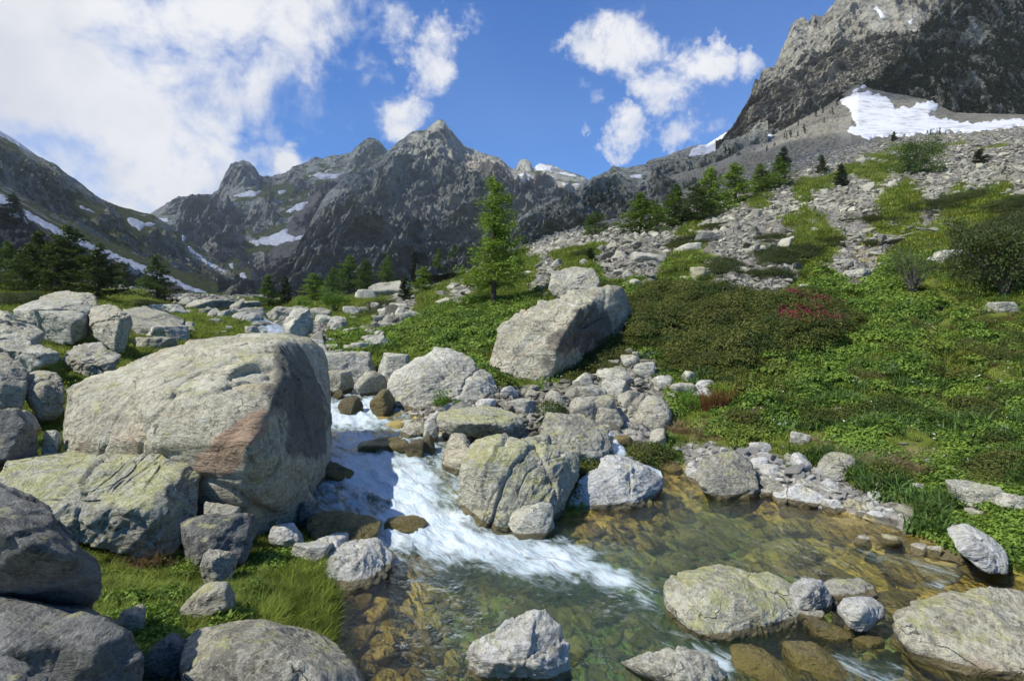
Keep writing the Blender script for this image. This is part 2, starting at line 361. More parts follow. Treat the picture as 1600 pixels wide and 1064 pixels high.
# ---------------------------------------------------------------- mountains
def mountain_material(name, dark, light, green, gl, scale, talus=(.2,.19,.17), strata=0.35, bumpd=1.0):
    m, t = material(name); g = t.n('ShaderNodeNewGeometry'); pos = g.outputs['Position']
    sx = t.mapping(pos, (1 / scale, 1 / scale, strata / scale)); iso = t.mapping(pos, (1 / scale,) * 3)
    n1 = t.noise(sx, 1.2, 12, .68); n2 = t.noise(iso, 4.0, 12, .7); n3 = t.noise(iso, .5, 6, .6)
    rg = t.rmf(sx, 2.6, 10, .62, .4); rg2 = t.rmf(iso, 9.0, 8, .65, .3)
    nz = t.n('ShaderNodeSeparateXYZ', inp={0: g.outputs['Normal']}).outputs[2]
    col = t.mix(t.step(n1, .32, .66), dark, light); col = t.mix(t.step(n2, .62, .42), col, t.mix(.65, col, dark))
    col = t.mix(t.step(n3, .55, .75), col, t.mix(.3, col, (.30, .22, .13)))
    col = t.mix(t.math('MULTIPLY', t.step(rg, .7, .15), .45), col, tuple(c * .55 for c in dark)); col = t.mix(t.math('MULTIPLY', t.step(rg2, .7, .15), .35), col, tuple(c * .65 for c in dark)); col = t.mix(t.math('MULTIPLY', t.step(rg2, 1.3, 2.0), .4), col, tuple(min(.8, c * 1.35) for c in light))
    ta = t.step(t.math('ADD', t.attr('talus'), t.math('MULTIPLY', t.math('SUBTRACT', n2, .5), .6)), .35, .6)
    col = t.mix(ta, col, t.mix(t.noise(iso, 14, 8, .8), tuple(c * .6 for c in talus), tuple(min(1, c * 1.35) for c in talus)))
    gv = t.math('ADD', t.math('ADD', nz, t.math('MULTIPLY', t.math('SUBTRACT', n2, .5), 1.1)), t.math('MULTIPLY', t.math('SUBTRACT', n3, .5), .9))
    gv = t.math('ADD', gv, t.math('MULTIPLY', t.attr('green'), .5))
    gf = t.math('MULTIPLY', t.step(gv, gl, gl + .12), t.math('SUBTRACT', 1.0, t.math('MULTIPLY', ta, .8)))
    col = t.mix(gf, col, t.mix(n1, tuple(c * .6 for c in green), green))
    h = t.math('ADD', t.math('ADD', t.math('MULTIPLY', n1, 1.0), t.math('MULTIPLY', n2, .7)), t.math('ADD', t.math('MULTIPLY', rg, .30), t.math('MULTIPLY', rg2, .12)))
    output(t, bsdf(t, col, .95, t.bump(h, 1.0, scale * .16 * bumpd), .1)); return m
SNOW, ts = material('snow')
_p = ts.n('ShaderNodeNewGeometry').outputs['Position']
_c = ts.mix(ts.step(ts.noise(ts.mapping(_p, (.10, .10, .16)), 1, 9, .75), .46, .68), (.58, .59, .60), (.27, .25, .21))
output(ts, bsdf(ts, _c, .75, ts.bump(ts.noise(ts.mapping(_p, (.2, .2, .2)), 1, 8, .7), .5, 1.2), .2))
MOUNT = {}
SNOWS = [
 ('mountain_left', [(-20,300),(2,304),(60,340),(100,362),(150,385),(205,406),(325,458),(330,464),(300,456),(200,416),(100,372),(0,318),(-20,312)], 'long straight strip of old snow at the foot of the left mountainside'),
 ('mountain_left', [(196,341),(206,340),(222,346),(244,350),(228,354),(218,361),(208,354)], 'forked white snow patch low on the left mountainside'),
 ('mountain_left', [(125,322),(145,330),(148,333),(128,326)], 'tiny white snow sliver on the left mountainside'),
 ('mountain_left', [(-20,194),(0,202),(30,220),(54,240),(46,239),(20,222),(0,212),(-20,206)], 'narrow snow band along the crest of the left mountain'),
 ('mountain_far', [(248,341),(262,342),(264,347),(252,346)], 'small snow patch just right of the notch between the mountains'),
 ('mountain_far', [(388,378),(404,374),(432,364),(446,357),(451,357),(449,367),(462,370),(476,366),(474,372),(452,378),(430,384),(400,383)], 'hooked snow field in the hollow left of the central peak'),
 ('mountain_far', [(441,331),(456,326),(464,318),(481,316),(474,325),(466,331),(462,326),(448,333)], 'broken snow patch above the hooked snow field'),
 ('mountain_far', [(362,306),(380,302),(392,298),(413,298),(398,306),(376,308)], 'long snow patch below the round rock dome'),
 ('mountain_far', [(482,276),(500,269),(514,266),(506,273),(536,271),(524,278),(502,280),(492,276)], 'bright snow patch on the slope under the far summit'),
 ('mountain_far', [(434,299),(449,297),(448,301),(436,302)], 'little snow patch right of the round rock dome'),
 ('mountain_far', [(356,412),(364,412),(365,420),(358,418)], 'small snow patch beside the mountain waterfall'),
 ('mountain_far', [(374,427),(384,426),(384,433),(376,432)], 'small snow patch at the foot of the mountain waterfall'),
 ('mountain_spires', [(832,258),(846,256),(872,262),(864,266),(850,268),(838,266)], 'sunlit snow patch beside the small rock spire'),
 ('mountain_spires', [(860,268),(884,270),(906,276),(900,280),(880,276),(866,274)], 'thin snow patch on the sunlit crest right of the spire'),
 ('mountain_peak', [(810,272),(832,274),(828,277),(812,276)], 'thin snow streak on the sunlit slope below the spire'),
 ('mountain_peak', [(878,286),(906,287),(904,290),(880,290)], 'snow streak at the right end of the sunlit slope'),
 ('ridge_outcrop', [(986,276),(996,272),(1006,272),(1002,277),(990,279)], 'lone snow patch on the dark rocky ridge'),
 ('mountain_shoulder', [(1072,250),(1082,234),(1108,222),(1128,210),(1150,197),(1148,212),(1162,216),(1132,226),(1112,238),(1092,248)], 'steep snow tongue at the left foot of the pale cliff'),
 ('talus_slope', [(1046,250),(1056,248),(1072,246),(1074,250),(1058,254)], 'low snow patch at the left end of the talus'),
 ('talus_slope', [(1116,238),(1132,233),(1142,236),(1128,241)], 'small snow patch in the talus left of the cliff foot'),
 ('talus_slope', [(1172,204),(1182,202),(1190,193),(1194,204),(1208,200),(1210,210),(1202,217),(1190,222),(1188,212),(1178,208)], 'ragged snow patch at the foot of the pale cliff'),
 ('talus_slope', [(1330,144),(1350,132),(1361,126),(1358,134),(1345,140),(1334,146)], 'thin snow wedge above the large snow field'),
 ('talus_slope', [(1314,156),(1330,148),(1356,142),(1364,148),(1382,150),(1392,158),(1400,172),(1420,166),(1446,160),(1470,162),(1466,172),(1452,180),(1480,188),(1520,192),(1560,188),(1620,186),(1620,196),(1570,202),(1550,206),(1530,212),(1500,222),(1480,226),(1488,216),(1500,208),(1470,206),(1430,210),(1380,214),(1352,218),(1344,214),(1326,208),(1322,204),(1336,196),(1330,176),(1318,164)], 'large bright snow field below the wooded cliffs'),
 ('mountain_cliff', [(1364,14),(1370,12),(1380,18),(1382,28),(1376,30),(1372,20)], 'hooked snow patch high on the pale cliff'),
 ('mountain_cliff', [(1420,34),(1426,29),(1424,38)], 'tiny snow wedge high on the cliff beside the wooded spur'),
]
def mountain(name, rows, px0, px1, nc, nr, A, L, mat, ridge_keep=.55, vert=.5, seed=0, bend=None, mode='ridged', zfrac=.35, extra=None, back=True, wgt=None):
    """rows: polylines (px, py, Y) from foot to crest; a relief mesh with a back slope behind the crest"""
    cols = np.linspace(px0, px1, nc); L3 = []
    for r in rows:
        a = np.array(r, float); a = a[np.argsort(a[:, 0], kind='stable')]
        L3.append(np.stack([np.interp(cols, a[:, 0], a[:, 1]), np.exp(np.interp(cols, a[:, 0], np.log(a[:, 2])))], 1))
    tt = np.linspace(0, 1, nr); ks = wgt if wgt else np.linspace(0, 1, len(rows)); G = []
    for q in tt:
        k = max(0, min(len(rows) - 2, int(np.searchsorted(ks, q) - 1))); f = (q - ks[k]) / (ks[k + 1] - ks[k])
        py = L3[k][:, 0] * (1 - f) + L3[k + 1][:, 0] * f; Y = L3[k][:, 1] ** (1 - f) * L3[k + 1][:, 1] ** f
        G.append(np.stack([(cols - 800) / F * Y, Y, HC + (HY - py) / F * Y], 1))
    G = np.array(G); V = G.reshape(-1, 3).copy(); T = np.repeat(tt, nc)
    P = V / L; P[:, 2] *= vert; P += seed * 13.7
    wv = np.stack([perlin(P * .7 + 3), perlin(P * .7 + 11), perlin(P * .7 + 23)], 1) * .45
    n = ridged(P + wv, 7) if mode == 'ridged' else fbm(P + wv, 7) * .6
    fineN = ridged(P * 5.3 + 4, 5) * .26 + (ridged(P * 19 + 4, 3) * .10)
    n = n + fineN
    p0, q0 = PX(V), PY(V); fl = np.zeros(len(V))
    for sr, poly, lb in SNOWS:
        if sr == name: fl = np.maximum(fl, smooth(-34, -8, sdpoly(p0, q0, poly)) if 'long straight' in lb else smooth(-26, -5, sdpoly(p0, q0, poly)))
    n = n * (1 - .9 * fl)
    k = 1 - (1 - ridge_keep) * smooth(.75, 1.0, T)
    foot = smooth(0, .06, T) * .8 + .2
    vy = V[:, :2] / np.linalg.norm(V[:, :2], axis=1)[:, None]
    V[:, 2] += A * n * k * foot * zfrac; V[:, :2] -= vy * (A * n * k * foot)[:, None]
    if back:
        top = V.reshape(nr, nc, 3)[-1]; B = []
        for q in (.15, .5, 1.0):
            b = top.copy(); dist = (top[:, 2] * .9 * q + 10)[:, None]; b[:, :2] += vy.reshape(nr, nc, 2)[-1] * dist; b[:, 2] -= np.maximum(top[:, 2], 0) * .8 * q; B.append(b)
        V = np.concatenate([V] + B); nr2 = nr + 3; T = np.concatenate([T, np.full(3 * nc, 1.1)])
    else: nr2 = nr
    me = mesh_np(name, V, grid_faces(nr2, nc)); px, py = PX(V), PY(V)
    tal = np.zeros(len(V)); gr = np.zeros(len(V))
    for kd, poly in (extra or []):
        v = np.clip(.5 + sdpoly(px, py, poly) / 12, 0, 1)
        if kd == 'talus': tal = np.maximum(tal, v)
        elif kd == 'green': gr = np.maximum(gr, v)
    set_attr(me, 'talus', tal); set_attr(me, 'green', gr)
    o = tag(link(name, me, mat), kind='structure'); MOUNT[name] = (V, nr2, nc, px, py, T); return o
def snow_patch(src, poly, label, name='snow_patch', jag=3.0, up=.8, group=None):
    V, nr, nc, px, py, T = MOUNT[src]; sd = sdpoly(px, py, poly)
    n = fbm(np.stack([px, py, np.zeros_like(px)], 1) / 11.0, 5); s = sd + n * jag
    f = grid_faces(nr, nc); keep = (s[f] > -3).any(1) & (T[f] <= 1.0).all(1); f = f[keep]
    if not len(f): print('EMPTY SNOW', label); return
    unit = V[:, 1] / F * up; V2 = V.copy()
    lift = np.clip(s, -3, 2.5) * unit; V2[:, 2] += lift * .8; V2[:, 1] -= lift * .6
    v, g, u = compact(V2, f); me = mesh_np(name, v, g)
    return tag(link(name, me, SNOW), kind='structure', label=label)
M_FAR = mountain_material('far_rock', (.25,.255,.21), (.60,.60,.49), (.15,.18,.06), .74, 260, (.26,.245,.21))
M_PEAK = mountain_material('peak_rock', (.24,.245,.20), (.64,.63,.50), (.15,.18,.06), .84, 170, (.56,.51,.40))  # talus tone brightened to paint sunlight on the pale ridge
M_LEFT = mountain_material('left_rock', (.22,.225,.175), (.56,.55,.42), (.15,.18,.06), .70, 120, (.19,.18,.16))
M_OUT = mountain_material('outcrop_rock', (.19,.19,.15), (.58,.57,.45), (.08,.10,.035), .90, 45, (.24,.225,.195))
M_CLIFF = mountain_material('cliff_rock', (.17,.165,.135), (.58,.55,.44), (.09,.10,.04), 1.02, 75, (.26,.24,.2), strata=.5)
M_TALUS = mountain_material('talus_rock', (.14,.13,.10), (.34,.32,.25), (.10,.12,.04), 1.12, 16, (.38,.35,.27), strata=1)
# far cirque on the left of the central peak
mountain('mountain_far', [
 [(180,470,900),(420,470,900),(700,450,1100)],
 [(180,400,1300),(300,415,1250),(420,430,1200),(480,400,1250),(700,380,1500)],
 [(180,370,1900),(300,335,1800),(340,318,1900),(400,310,1900),(450,302,2000),(520,290,2100),(600,270,2200),(700,260,2200)],
 [(150,380,2100),(205,352,2100),(228,338,2100),(250,322,2100),(272,311,2100),(300,307,2100),(330,304,2100),(341,298,2100),(346,284,2100),(352,272,2100),(360,260,2120),(370,252,2150),(380,249,2150),(390,252,2150),(400,261,2150),(406,272,2200),(425,276,2300),(446,272,2350),(462,262,2350),(480,254,2400),(492,247,2400),(505,249,2400),(520,246,2400),(535,240,2400),(552,236,2400),(563,226,2400),(575,217,2400),(584,216,2400),(594,224,2400),(606,238,2400),(640,280,2400),(700,300,2400)]],
 150, 700, 420, 300, 85, 240, M_FAR, .25, .5, 1,
 extra=[('talus',[(395,480),(420,400),(450,350),(470,320),(500,290),(540,270),(560,280),(500,330),(480,400),(440,470)]),('green',[(400,300),(540,280),(560,300),(500,300),(420,310)])])
# central peak
mountain('mountain_peak', [
 [(330,480,420),(430,478,420),(700,440,420),(1000,400,420)],
 [(330,480,620),(430,460,620),(500,425,650),(700,400,680),(900,360,700),(1000,350,700)],
 [(380,480,900),(430,452,900),(480,385,950),(560,330,1000),(640,300,1050),(740,300,1100),(900,318,1200),(1000,330,1200)],
 [(330,500,1000),(400,480,1000),(432,452,1000),(448,420,1050),(462,395,1080),(478,362,1130),(492,335,1160),(510,305,1200),(530,285,1230),(552,268,1260),(575,256,1290),(600,243,1320),(622,225,1350),(640,213,1370),(652,208,1380),(664,203,1400),(674,196,1400),(681,187,1400),(687,184,1400),(693,186,1400),(700,197,1400),(708,208,1400),(716,220,1410),(724,231,1420),(740,236,1450),(757,240,1500),(775,243,1520),(788,250,1550),(800,262,1600),(812,268,1620),(850,268,1700),(900,276,1700),(920,285,1700),(1000,300,1700)]],
 340, 985, 520, 340, 62, 200, M_PEAK, .22, .38, 2,
 extra=[('talus',[(724,240),(790,262),(900,290),(915,300),(800,290),(730,262)]),('green',[(560,400),(640,380),(760,400),(640,440)])])  # talus patch holds the painted sunlight right of the summit
mountain('mountain_spires', [
 [(770,300,1750),(1000,310,1750)],
 [(770,280,2000),(800,272,2000),(806,262,2000),(811,252,2000),(817,248,2000),(824,250,2000),(829,254,2000),(833,264,2000),(845,256,2050),(862,258,2050),(880,266,2050),(900,272,2050),(915,277,2050),(925,295,2050),(1000,330,2050)]],
 775, 985, 200, 80, 30, 120, M_PEAK, .3, .5, 3, extra=[('talus',[(800,270),(920,280),(920,300),(800,300)])])  # talus patch carries painted sunlight along this crest
# left wall of the valley
mountain('mountain_left', [
 [(-700,450,170),(0,440,190),(200,470,220),(420,480,300),(560,492,320)],
 [(-700,300,300),(0,330,330),(150,400,360),(330,468,420),(420,478,450),(560,500,460)],
 [(-700,60,520),(0,270,560),(100,330,600),(250,400,680),(330,430,720),(420,472,760),(560,510,780)],
 [(-700,-250,700),(-100,148,760),(0,206,800),(30,224,810),(60,245,820),(85,256,830),(100,268,840),(130,288,850),(150,303,860),(180,318,880),(210,328,900),(240,336,920),(262,350,940),(300,378,960),(340,408,980),(380,440,1000),(420,472,1000),(560,520,1000)]],
 -400, 560, 500, 320, 30, 110, M_LEFT, .3, .45, 4,
 extra=[('talus',[(-100,300),(0,318),(150,395),(330,466),(200,470),(0,440),(-100,440)]),('green',[(20,250),(60,260),(160,330),(220,360),(250,400),(180,380),(60,300)])])
# rocky ridge on the right of the valley, before the cliffs
mountain('ridge_outcrop', [
 [(640,440,140),(800,405,150),(900,372,150),(1050,345,170),(1200,290,230)],
 [(640,430,190),(760,395,220),(850,365,230),(1000,320,260),(1200,270,300)],
 [(640,450,260),(740,400,290),(790,355,300),(830,330,310),(860,310,320),(890,300,320),(915,285,330),(925,276,330),(940,271,330),(960,264,340),(985,262,345),(1005,256,350),(1020,252,350),(1050,248,360),(1085,244,370),(1120,232,380),(1200,190,400)]],
 650, 1200, 420, 220, 13, 42, M_OUT, .35, .6, 5)
# talus slope under the cliffs, carrying the big snow field
mountain('talus_slope', [
 [(950,350,190),(1050,334,195),(1200,262,200),(1350,228,200),(1500,220,200),(1700,200,200),(2100,120,200)],
 [(950,330,260),(1050,300,260),(1150,250,270),(1300,205,280),(1500,200,270),(1700,180,270),(2100,90,270)],
 [(950,290,420),(1020,262,430),(1050,248,430),(1100,242,440),(1150,225,440),(1210,210,430),(1280,172,410),(1340,132,390),(1390,146,370),(1450,156,350),(1490,176,345),(1620,180,340),(1800,120,340),(2100,60,340)]],
 1000, 2000, 560, 240, 4, 24, M_TALUS, .8, 1.0, 6, mode='fbm', extra=[('talus',[(1060,260),(1200,215),(1330,180),(1330,240),(1640,200),(1640,320),(1100,380),(1000,340)])])
# snowy shoulder behind, then the sunlit cliff and the wooded spur
mountain('mountain_shoulder', [
 [(1000,275,500),(1300,250,500)],
 [(1000,256,800),(1040,246,800),(1062,236,800),(1080,229,800),(1094,226,800),(1104,228,800),(1120,218,800),(1140,204,800),(1160,196,800),(1300,150,800)]],
 1010, 1260, 160, 80, 10, 60, M_CLIFF, .4, .7, 7)
mountain('mountain_cliff', [
 [(1120,232,440),(1160,222,440),(1215,208,430),(1280,178,430),(1340,150,430),(1450,120,430),(1900,-20,430)],
 [(1120,225,560),(1150,200,560),(1170,160,560),(1230,120,570),(1320,70,580),(1450,50,600),(1900,-60,600)],
 [(1115,240,600),(1132,218,600),(1144,202,605),(1152,186,610),(1162,172,615),(1170,160,620),(1174,145,620),(1180,124,620),(1186,128,622),(1190,112,625),(1196,106,630),(1210,104,635),(1216,92,640),(1222,75,640),(1230,58,645),(1236,40,650),(1243,30,650),(1256,26,655),(1264,33,655),(1270,20,655),(1284,24,660),(1296,10,660),(1305,0,665),(1340,-30,680),(1450,-90,700),(1600,-200,720),(1900,-400,750)]],
 1118, 1900, 620, 440, 17, 52, M_CLIFF, .4, .20, 8, zfrac=.05, wgt=[0, .8, 1.0])
mountain('mountain_spur', [
 [(1300,190,385),(1440,176,375),(1600,200,365),(2100,160,365)],
 [(1300,180,395),(1400,130,400),(1500,90,400),(1600,60,410),(2100,-150,410)],
 [(1290,215,380),(1325,172,400),(1360,150,410),(1392,118,430),(1412,84,440),(1440,50,455),(1470,26,470),(1500,0,480),(1560,-60,500),(2100,-500,560)]],
 1300, 2000, 420, 300, 15, 40, M_OUT, .6, .35, 9, zfrac=.15)
# snow
for src, poly, label in SNOWS: snow_patch(src, poly, label, jag=5.0 if 'large bright' in label else 3.0)
WFALL, tw = material('falling_water'); output(tw, bsdf(tw, tw.mix(tw.step(tw.noise(tw.n('ShaderNodeNewGeometry').outputs['Position'], .25, 6, .8), .4, .6), (.85, .88, .9), (.25, .26, .27)), .6))
for poly, label in [([(290,382),(298,386),(310,397),(330,411),(350,423),(354,429),(334,419),(310,405),(296,394)], 'white waterfall sliding down the rock wall in the left cirque'),
                    ([(284,364),(289,365),(290,377),(285,376)], 'short upper waterfall on the rock wall')]:
    o = snow_patch('mountain_left', poly, label, name='waterfall', jag=2.0) or snow_patch('mountain_far', poly, label, name='waterfall', jag=2.0)
    if o: o.data.materials.clear(); o.data.materials.append(WFALL)

# ---------------------------------------------------------------- unseen cloud added overhead, shaped so its shade falls on the mountains
SHADE_CLOUD_THIN = .64
def build_shade_cloud():
    Hcl = 1900.0; pts = []; val = []
    lit = [[(560,275),(600,243),(640,205),(687,170),(730,225),(760,232),(800,255),(920,270),(920,302),(860,294),(800,288),(760,290),(720,280),(690,256),(655,246),(625,256),(585,290)],
           [(465,320),(480,295),(520,288),(560,284),(545,296),(500,305)]]
    for nm, (V, nr, nc, px, py, T) in MOUNT.items():
        step_ = 7; Vs = V[::step_]; p, q = px[::step_], py[::step_]
        if nm in ('mountain_spires',): v = np.zeros(len(Vs))
        elif nm in ('mountain_cliff', 'mountain_shoulder'): v = smooth(1440, 1520, p)
        elif nm == 'talus_slope': v = smooth(0, 12, -sdpoly(p, q, [(1200,330),(1330,240),(1640,208),(1640,400)])) * smooth(1240,1290,p) * 0
        elif nm == 'ridge_outcrop': v = np.ones(len(Vs))
        elif nm == 'mountain_spur': v = np.ones(len(Vs))
        else: v = 1 - np.max([smooth(-4, 4, sdpoly(p, q, l)) for l in lit], 0)
        P = Vs[:, :2] + SD[:2] / SD[2] * (Hcl - Vs[:, 2:3]); pts.append(P); val.append(v)
    # valley floor nearer than 110 m stays sunlit
    gx, gy = np.meshgrid(np.linspace(-90, 130, 30), np.linspace(0, 150, 24)); gz = 5
    P = np.stack([gx.ravel(), gy.ravel()], 1) + SD[:2] / SD[2] * (Hcl - gz); pts.append(P); val.append(np.zeros(len(P)))
    gx, gy = np.meshgrid(np.linspace(120, 400, 30), np.linspace(-60, 110, 20))
    P = np.stack([gx.ravel(), gy.ravel()], 1) + SD[:2] / SD[2] * (Hcl - 5); pts.append(P); val.append(np.zeros(len(P)))
    P = np.concatenate(pts); v = np.concatenate(val); cs = 22.0
    x0, y0 = P.min(0) - 200; x1, y1 = P.max(0) + 200; nx, ny = int((x1 - x0) / cs) + 1, int((y1 - y0) / cs) + 1
    ix = ((P[:, 0] - x0) / cs).astype(int); iy = ((P[:, 1] - y0) / cs).astype(int)
    S = np.zeros((ny, nx)); N = np.zeros((ny, nx)); wq = np.where(v < .5, 5.0, 1.0); np.add.at(S, (iy, ix), v * wq); np.add.at(N, (iy, ix), wq)
    S = np.where(N > 0, S / np.maximum(N, 1), 0); N = (N > 0).astype(float)
    def bl(a, k):
        for ax in (0, 1): a = _blur(a, ax, k)
        return a
    S2, N2 = bl(S * N, 1), bl(N, 1); S3, N3 = bl(S * N, 8), bl(N, 8)
    D = np.where(N2 > .02, S2 / np.maximum(N2, 1e-6), np.where(N3 > .02, S3 / np.maximum(N3, 1e-6) * np.clip(N3 * 8, 0, 1), 0))
    gy, gx = np.meshgrid(np.arange(ny) * cs + y0, np.arange(nx) * cs + x0, indexing='ij')
    Q = np.stack([gx.ravel(), gy.ravel(), np.zeros(gx.size)], 1)
    D = D.ravel() + .05 * fbm(Q / 260, 4)
    th = D - .5; f = grid_faces(ny, nx); keep = (th[f] > 0).any(1)
    px = 800 + F * Q[:, 0] / np.maximum(Q[:, 1], 1); inview = (Q[:, 1] > 0) & (HY - F * (Hcl - 80) / np.maximum(Q[:, 1], 1) > -40) & (px > -100) & (px < 1700)
    print('cloud cells', keep.sum(), 'in view', inview[f][keep].any(1).sum())
    keep &= ~inview[f].any(1); f = f[keep]
    hgt = np.clip(th, 0, .5) * 2; top = Q.copy(); top[:, 2] = Hcl + 10 + 220 * np.sqrt(hgt) * (1 + .5 * fbm(Q / 120, 4)); bot = Q.copy(); bot[:, 2] = Hcl - 12 * hgt
    V = np.concatenate([top, bot]); ff = np.concatenate([f, (f + len(Q))[:, ::-1]]); v_, g_, u = compact(V, ff)
    m, t = material('shade_cloud_sheet'); p = t.n('ShaderNodeNewGeometry').outputs['Position']
    d = t.n('ShaderNodeBsdfDiffuse', inp={0: (.9, .9, .92)}); tr = t.n('ShaderNodeBsdfTranslucent', inp={0: (.9, .9, .92)})
    mxs = t.n('ShaderNodeMixShader', inp={0: .5, 1: d.outputs[0], 2: tr.outputs[0]}).outputs[0]
    output(t, t.n('ShaderNodeMixShader', inp={0: SHADE_CLOUD_THIN, 1: mxs, 2: t.n('ShaderNodeBsdfTransparent').outputs[0]}).outputs[0])
    tag(link('shade_cloud', mesh_np('shade_cloud', v_, g_), m), kind='structure')
build_shade_cloud()
# ---------------------------------------------------------------- stream
FOAM = [ # polygon in the photograph, soft edge in px, strength
 ([(470,775),(484,740),(500,718),(540,700),(585,700),(640,702),(672,716),(684,742),(700,770),(735,800),(790,820),(850,836),(930,856),(965,880),(1000,925),(985,925),(930,905),(860,905),(760,892),(690,885),(640,868),(600,845),(565,812),(590,790),(540,775),(500,765)], 30, 1.0),
 ([(500,665),(505,622),(560,616),(600,622),(625,645),(600,665),(560,672)], 14, .95),
 ([(496,715),(510,678),(560,668),(640,672),(690,690),(700,708),(640,712),(570,710)], 14, .8),
 ([(940,870),(1010,900),(1030,945),(1060,985),(1080,1010),(1045,1000),(1000,950),(985,925)], 26, .5),
 ([(1040,985),(1090,1000),(1150,1020),(1140,1064),(1110,1040),(1070,1010)], 16, .7),
 ([(1290,1020),(1330,1010),(1400,1030),(1420,1064),(1320,1064)], 18, .42),
 ([(1330,852),(1380,862),(1410,880),(1370,878)], 10, .5),([(1420,870),(1460,878),(1520,890),(1500,900),(1440,890)], 10, .5),
 ([(1440,910),(1490,905),(1470,920),(1420,915)], 8, .5),
 ([(600,850),(640,868),(620,885),(600,870)], 10, .7)]
def water_material():
    m, t = material('stream_water'); pos = t.n('ShaderNodeNewGeometry').outputs['Position']; fo = t.attr('foam'); tb = t.attr('turb')
    fl = t.mapping(pos, (1, .55, 1), rot=(0, 0, R(-20)))
    r1 = t.noise(fl, 3.2, 4, .55, .6); r2 = t.noise(pos, 11, 4, .55, .4); r3 = t.noise(pos, 28, 5, .65, .5)
    wl = t.math('ADD', t.math('MULTIPLY', r1, 1.25), t.math('ADD', t.math('MULTIPLY', r2, .28), t.math('MULTIPLY', r3, t.math('MULTIPLY_ADD', tb, .25, .06))))
    nrm = t.bump(wl, .9, .11)
    lw = t.n('ShaderNodeFresnel', inp={'IOR': 1.33, 'Normal': nrm}).outputs[0]
    gl = t.n('ShaderNodeBsdfGlossy', inp={'Color': (1, 1, 1), 'Roughness': .06, 'Normal': nrm}).outputs[0]
    dp = t.attr('deep'); tint = t.mix(dp, (1.0, .98, .82), (.74, .86, .62))
    tr = t.n('ShaderNodeBsdfTransparent', inp={0: tint}).outputs[0]
    milk = bsdf(t, (.14, .24, .12), .5, nrm, .2)
    body = t.n('ShaderNodeMixShader', inp={0: t.math('MULTIPLY_ADD', tb, .25, t.math('MULTIPLY', dp, .12), clamp=True), 1: tr, 2: milk}).outputs[0]
    wat = t.n('ShaderNodeMixShader', inp={0: t.math('MULTIPLY', lw, 1.25, clamp=True), 1: body, 2: gl}).outputs[0]
    fv = t.mapping(t.mapping(pos, rot=(0, 0, R(-38))), (2.1, .62, 1.2)); f1 = t.noise(fv, 3.4, 8, .62, 1.0); f2 = t.noise(fv, 13, 7, .68, .5)
    fd = t.math('ADD', fo, t.math('ADD', t.math('MULTIPLY', t.math('SUBTRACT', f1, .5), 1.9), t.math('MULTIPLY', t.math('SUBTRACT', f2, .5), .9)))
    fm = t.step(fd, .24, .98); fm = t.math('MULTIPLY', fm, t.step(fo, .01, .12))
    fc = t.mix(t.step(t.math('ADD', f1, t.math('MULTIPLY', f2, .4)), .45, .85), (.78, .81, .82), (.42, .52, .54))
    fb = t.bump(t.math('ADD', f1, t.math('MULTIPLY', f2, .5)), 1.0, .05)
    foam = bsdf(t, fc, .55, fb, .4, **{'Subsurface Weight': .0})
    output(t, t.n('ShaderNodeMixShader', inp={0: fm, 1: wat, 2: foam}).outputs[0]); return m
M_WATER = water_material()
def build_water():
    Ys = 2.0 * (21 / 2.0) ** np.linspace(0, 1, 520); U = np.linspace(-.62, 2.4, 760)
    yy, uu = np.meshgrid(Ys, U, indexing='ij'); x = (uu * yy).ravel(); y = yy.ravel(); s = w_sd(x, y); z = w_level(x, y)
    V = np.stack([x, y, z], 1); px, py = PX(V), PY(V); fo = np.zeros(len(V))
    nz = fbm(V * 1.6, 4)
    for poly, e, k in FOAM: fo = np.maximum(fo, k * smooth(-e, e * 1.3, sdpoly(px, py, poly) + nz * e * .9))
    casc = smooth(0.0, .12, z) * smooth(790, 720, px)
    fo = np.maximum(fo, casc * .52); turb = np.clip(fo + casc * .4, 0, 1)
    ca_, sa_ = math.cos(R(38)), math.sin(R(38)); A = np.stack([(x * ca_ + y * sa_) * 1.5, (-x * sa_ + y * ca_) * .6, z * 2], 1)
    V[:, 2] += turb * (.06 * ridged(A * 1.6 + 2, 3) + .022 * fbm(A * 5, 3)) + .010 * fbm(A * 1.6, 3) - .02 * turb
    f = grid_faces(len(Ys), len(U)); f = f[(s[f] > -.22).any(1)]
    v, g, u = compact(V, f); me = mesh_np('stream', v, g)
    set_attr(me, 'foam', fo[u]); set_attr(me, 'turb', turb[u])
    dpt = smooth(.4, 1.7, s + .5 * fbm(V * .6 + 4, 3)) * (1 - .8 * smooth(1000, 1300, px) * smooth(800, 900, py)) * (1 - .7 * smooth(940, 1030, py) * smooth(760, 640, px))
    set_attr(me, 'deep', dpt[u])
    tag(link('stream', me, M_WATER), kind='structure')
build_water()
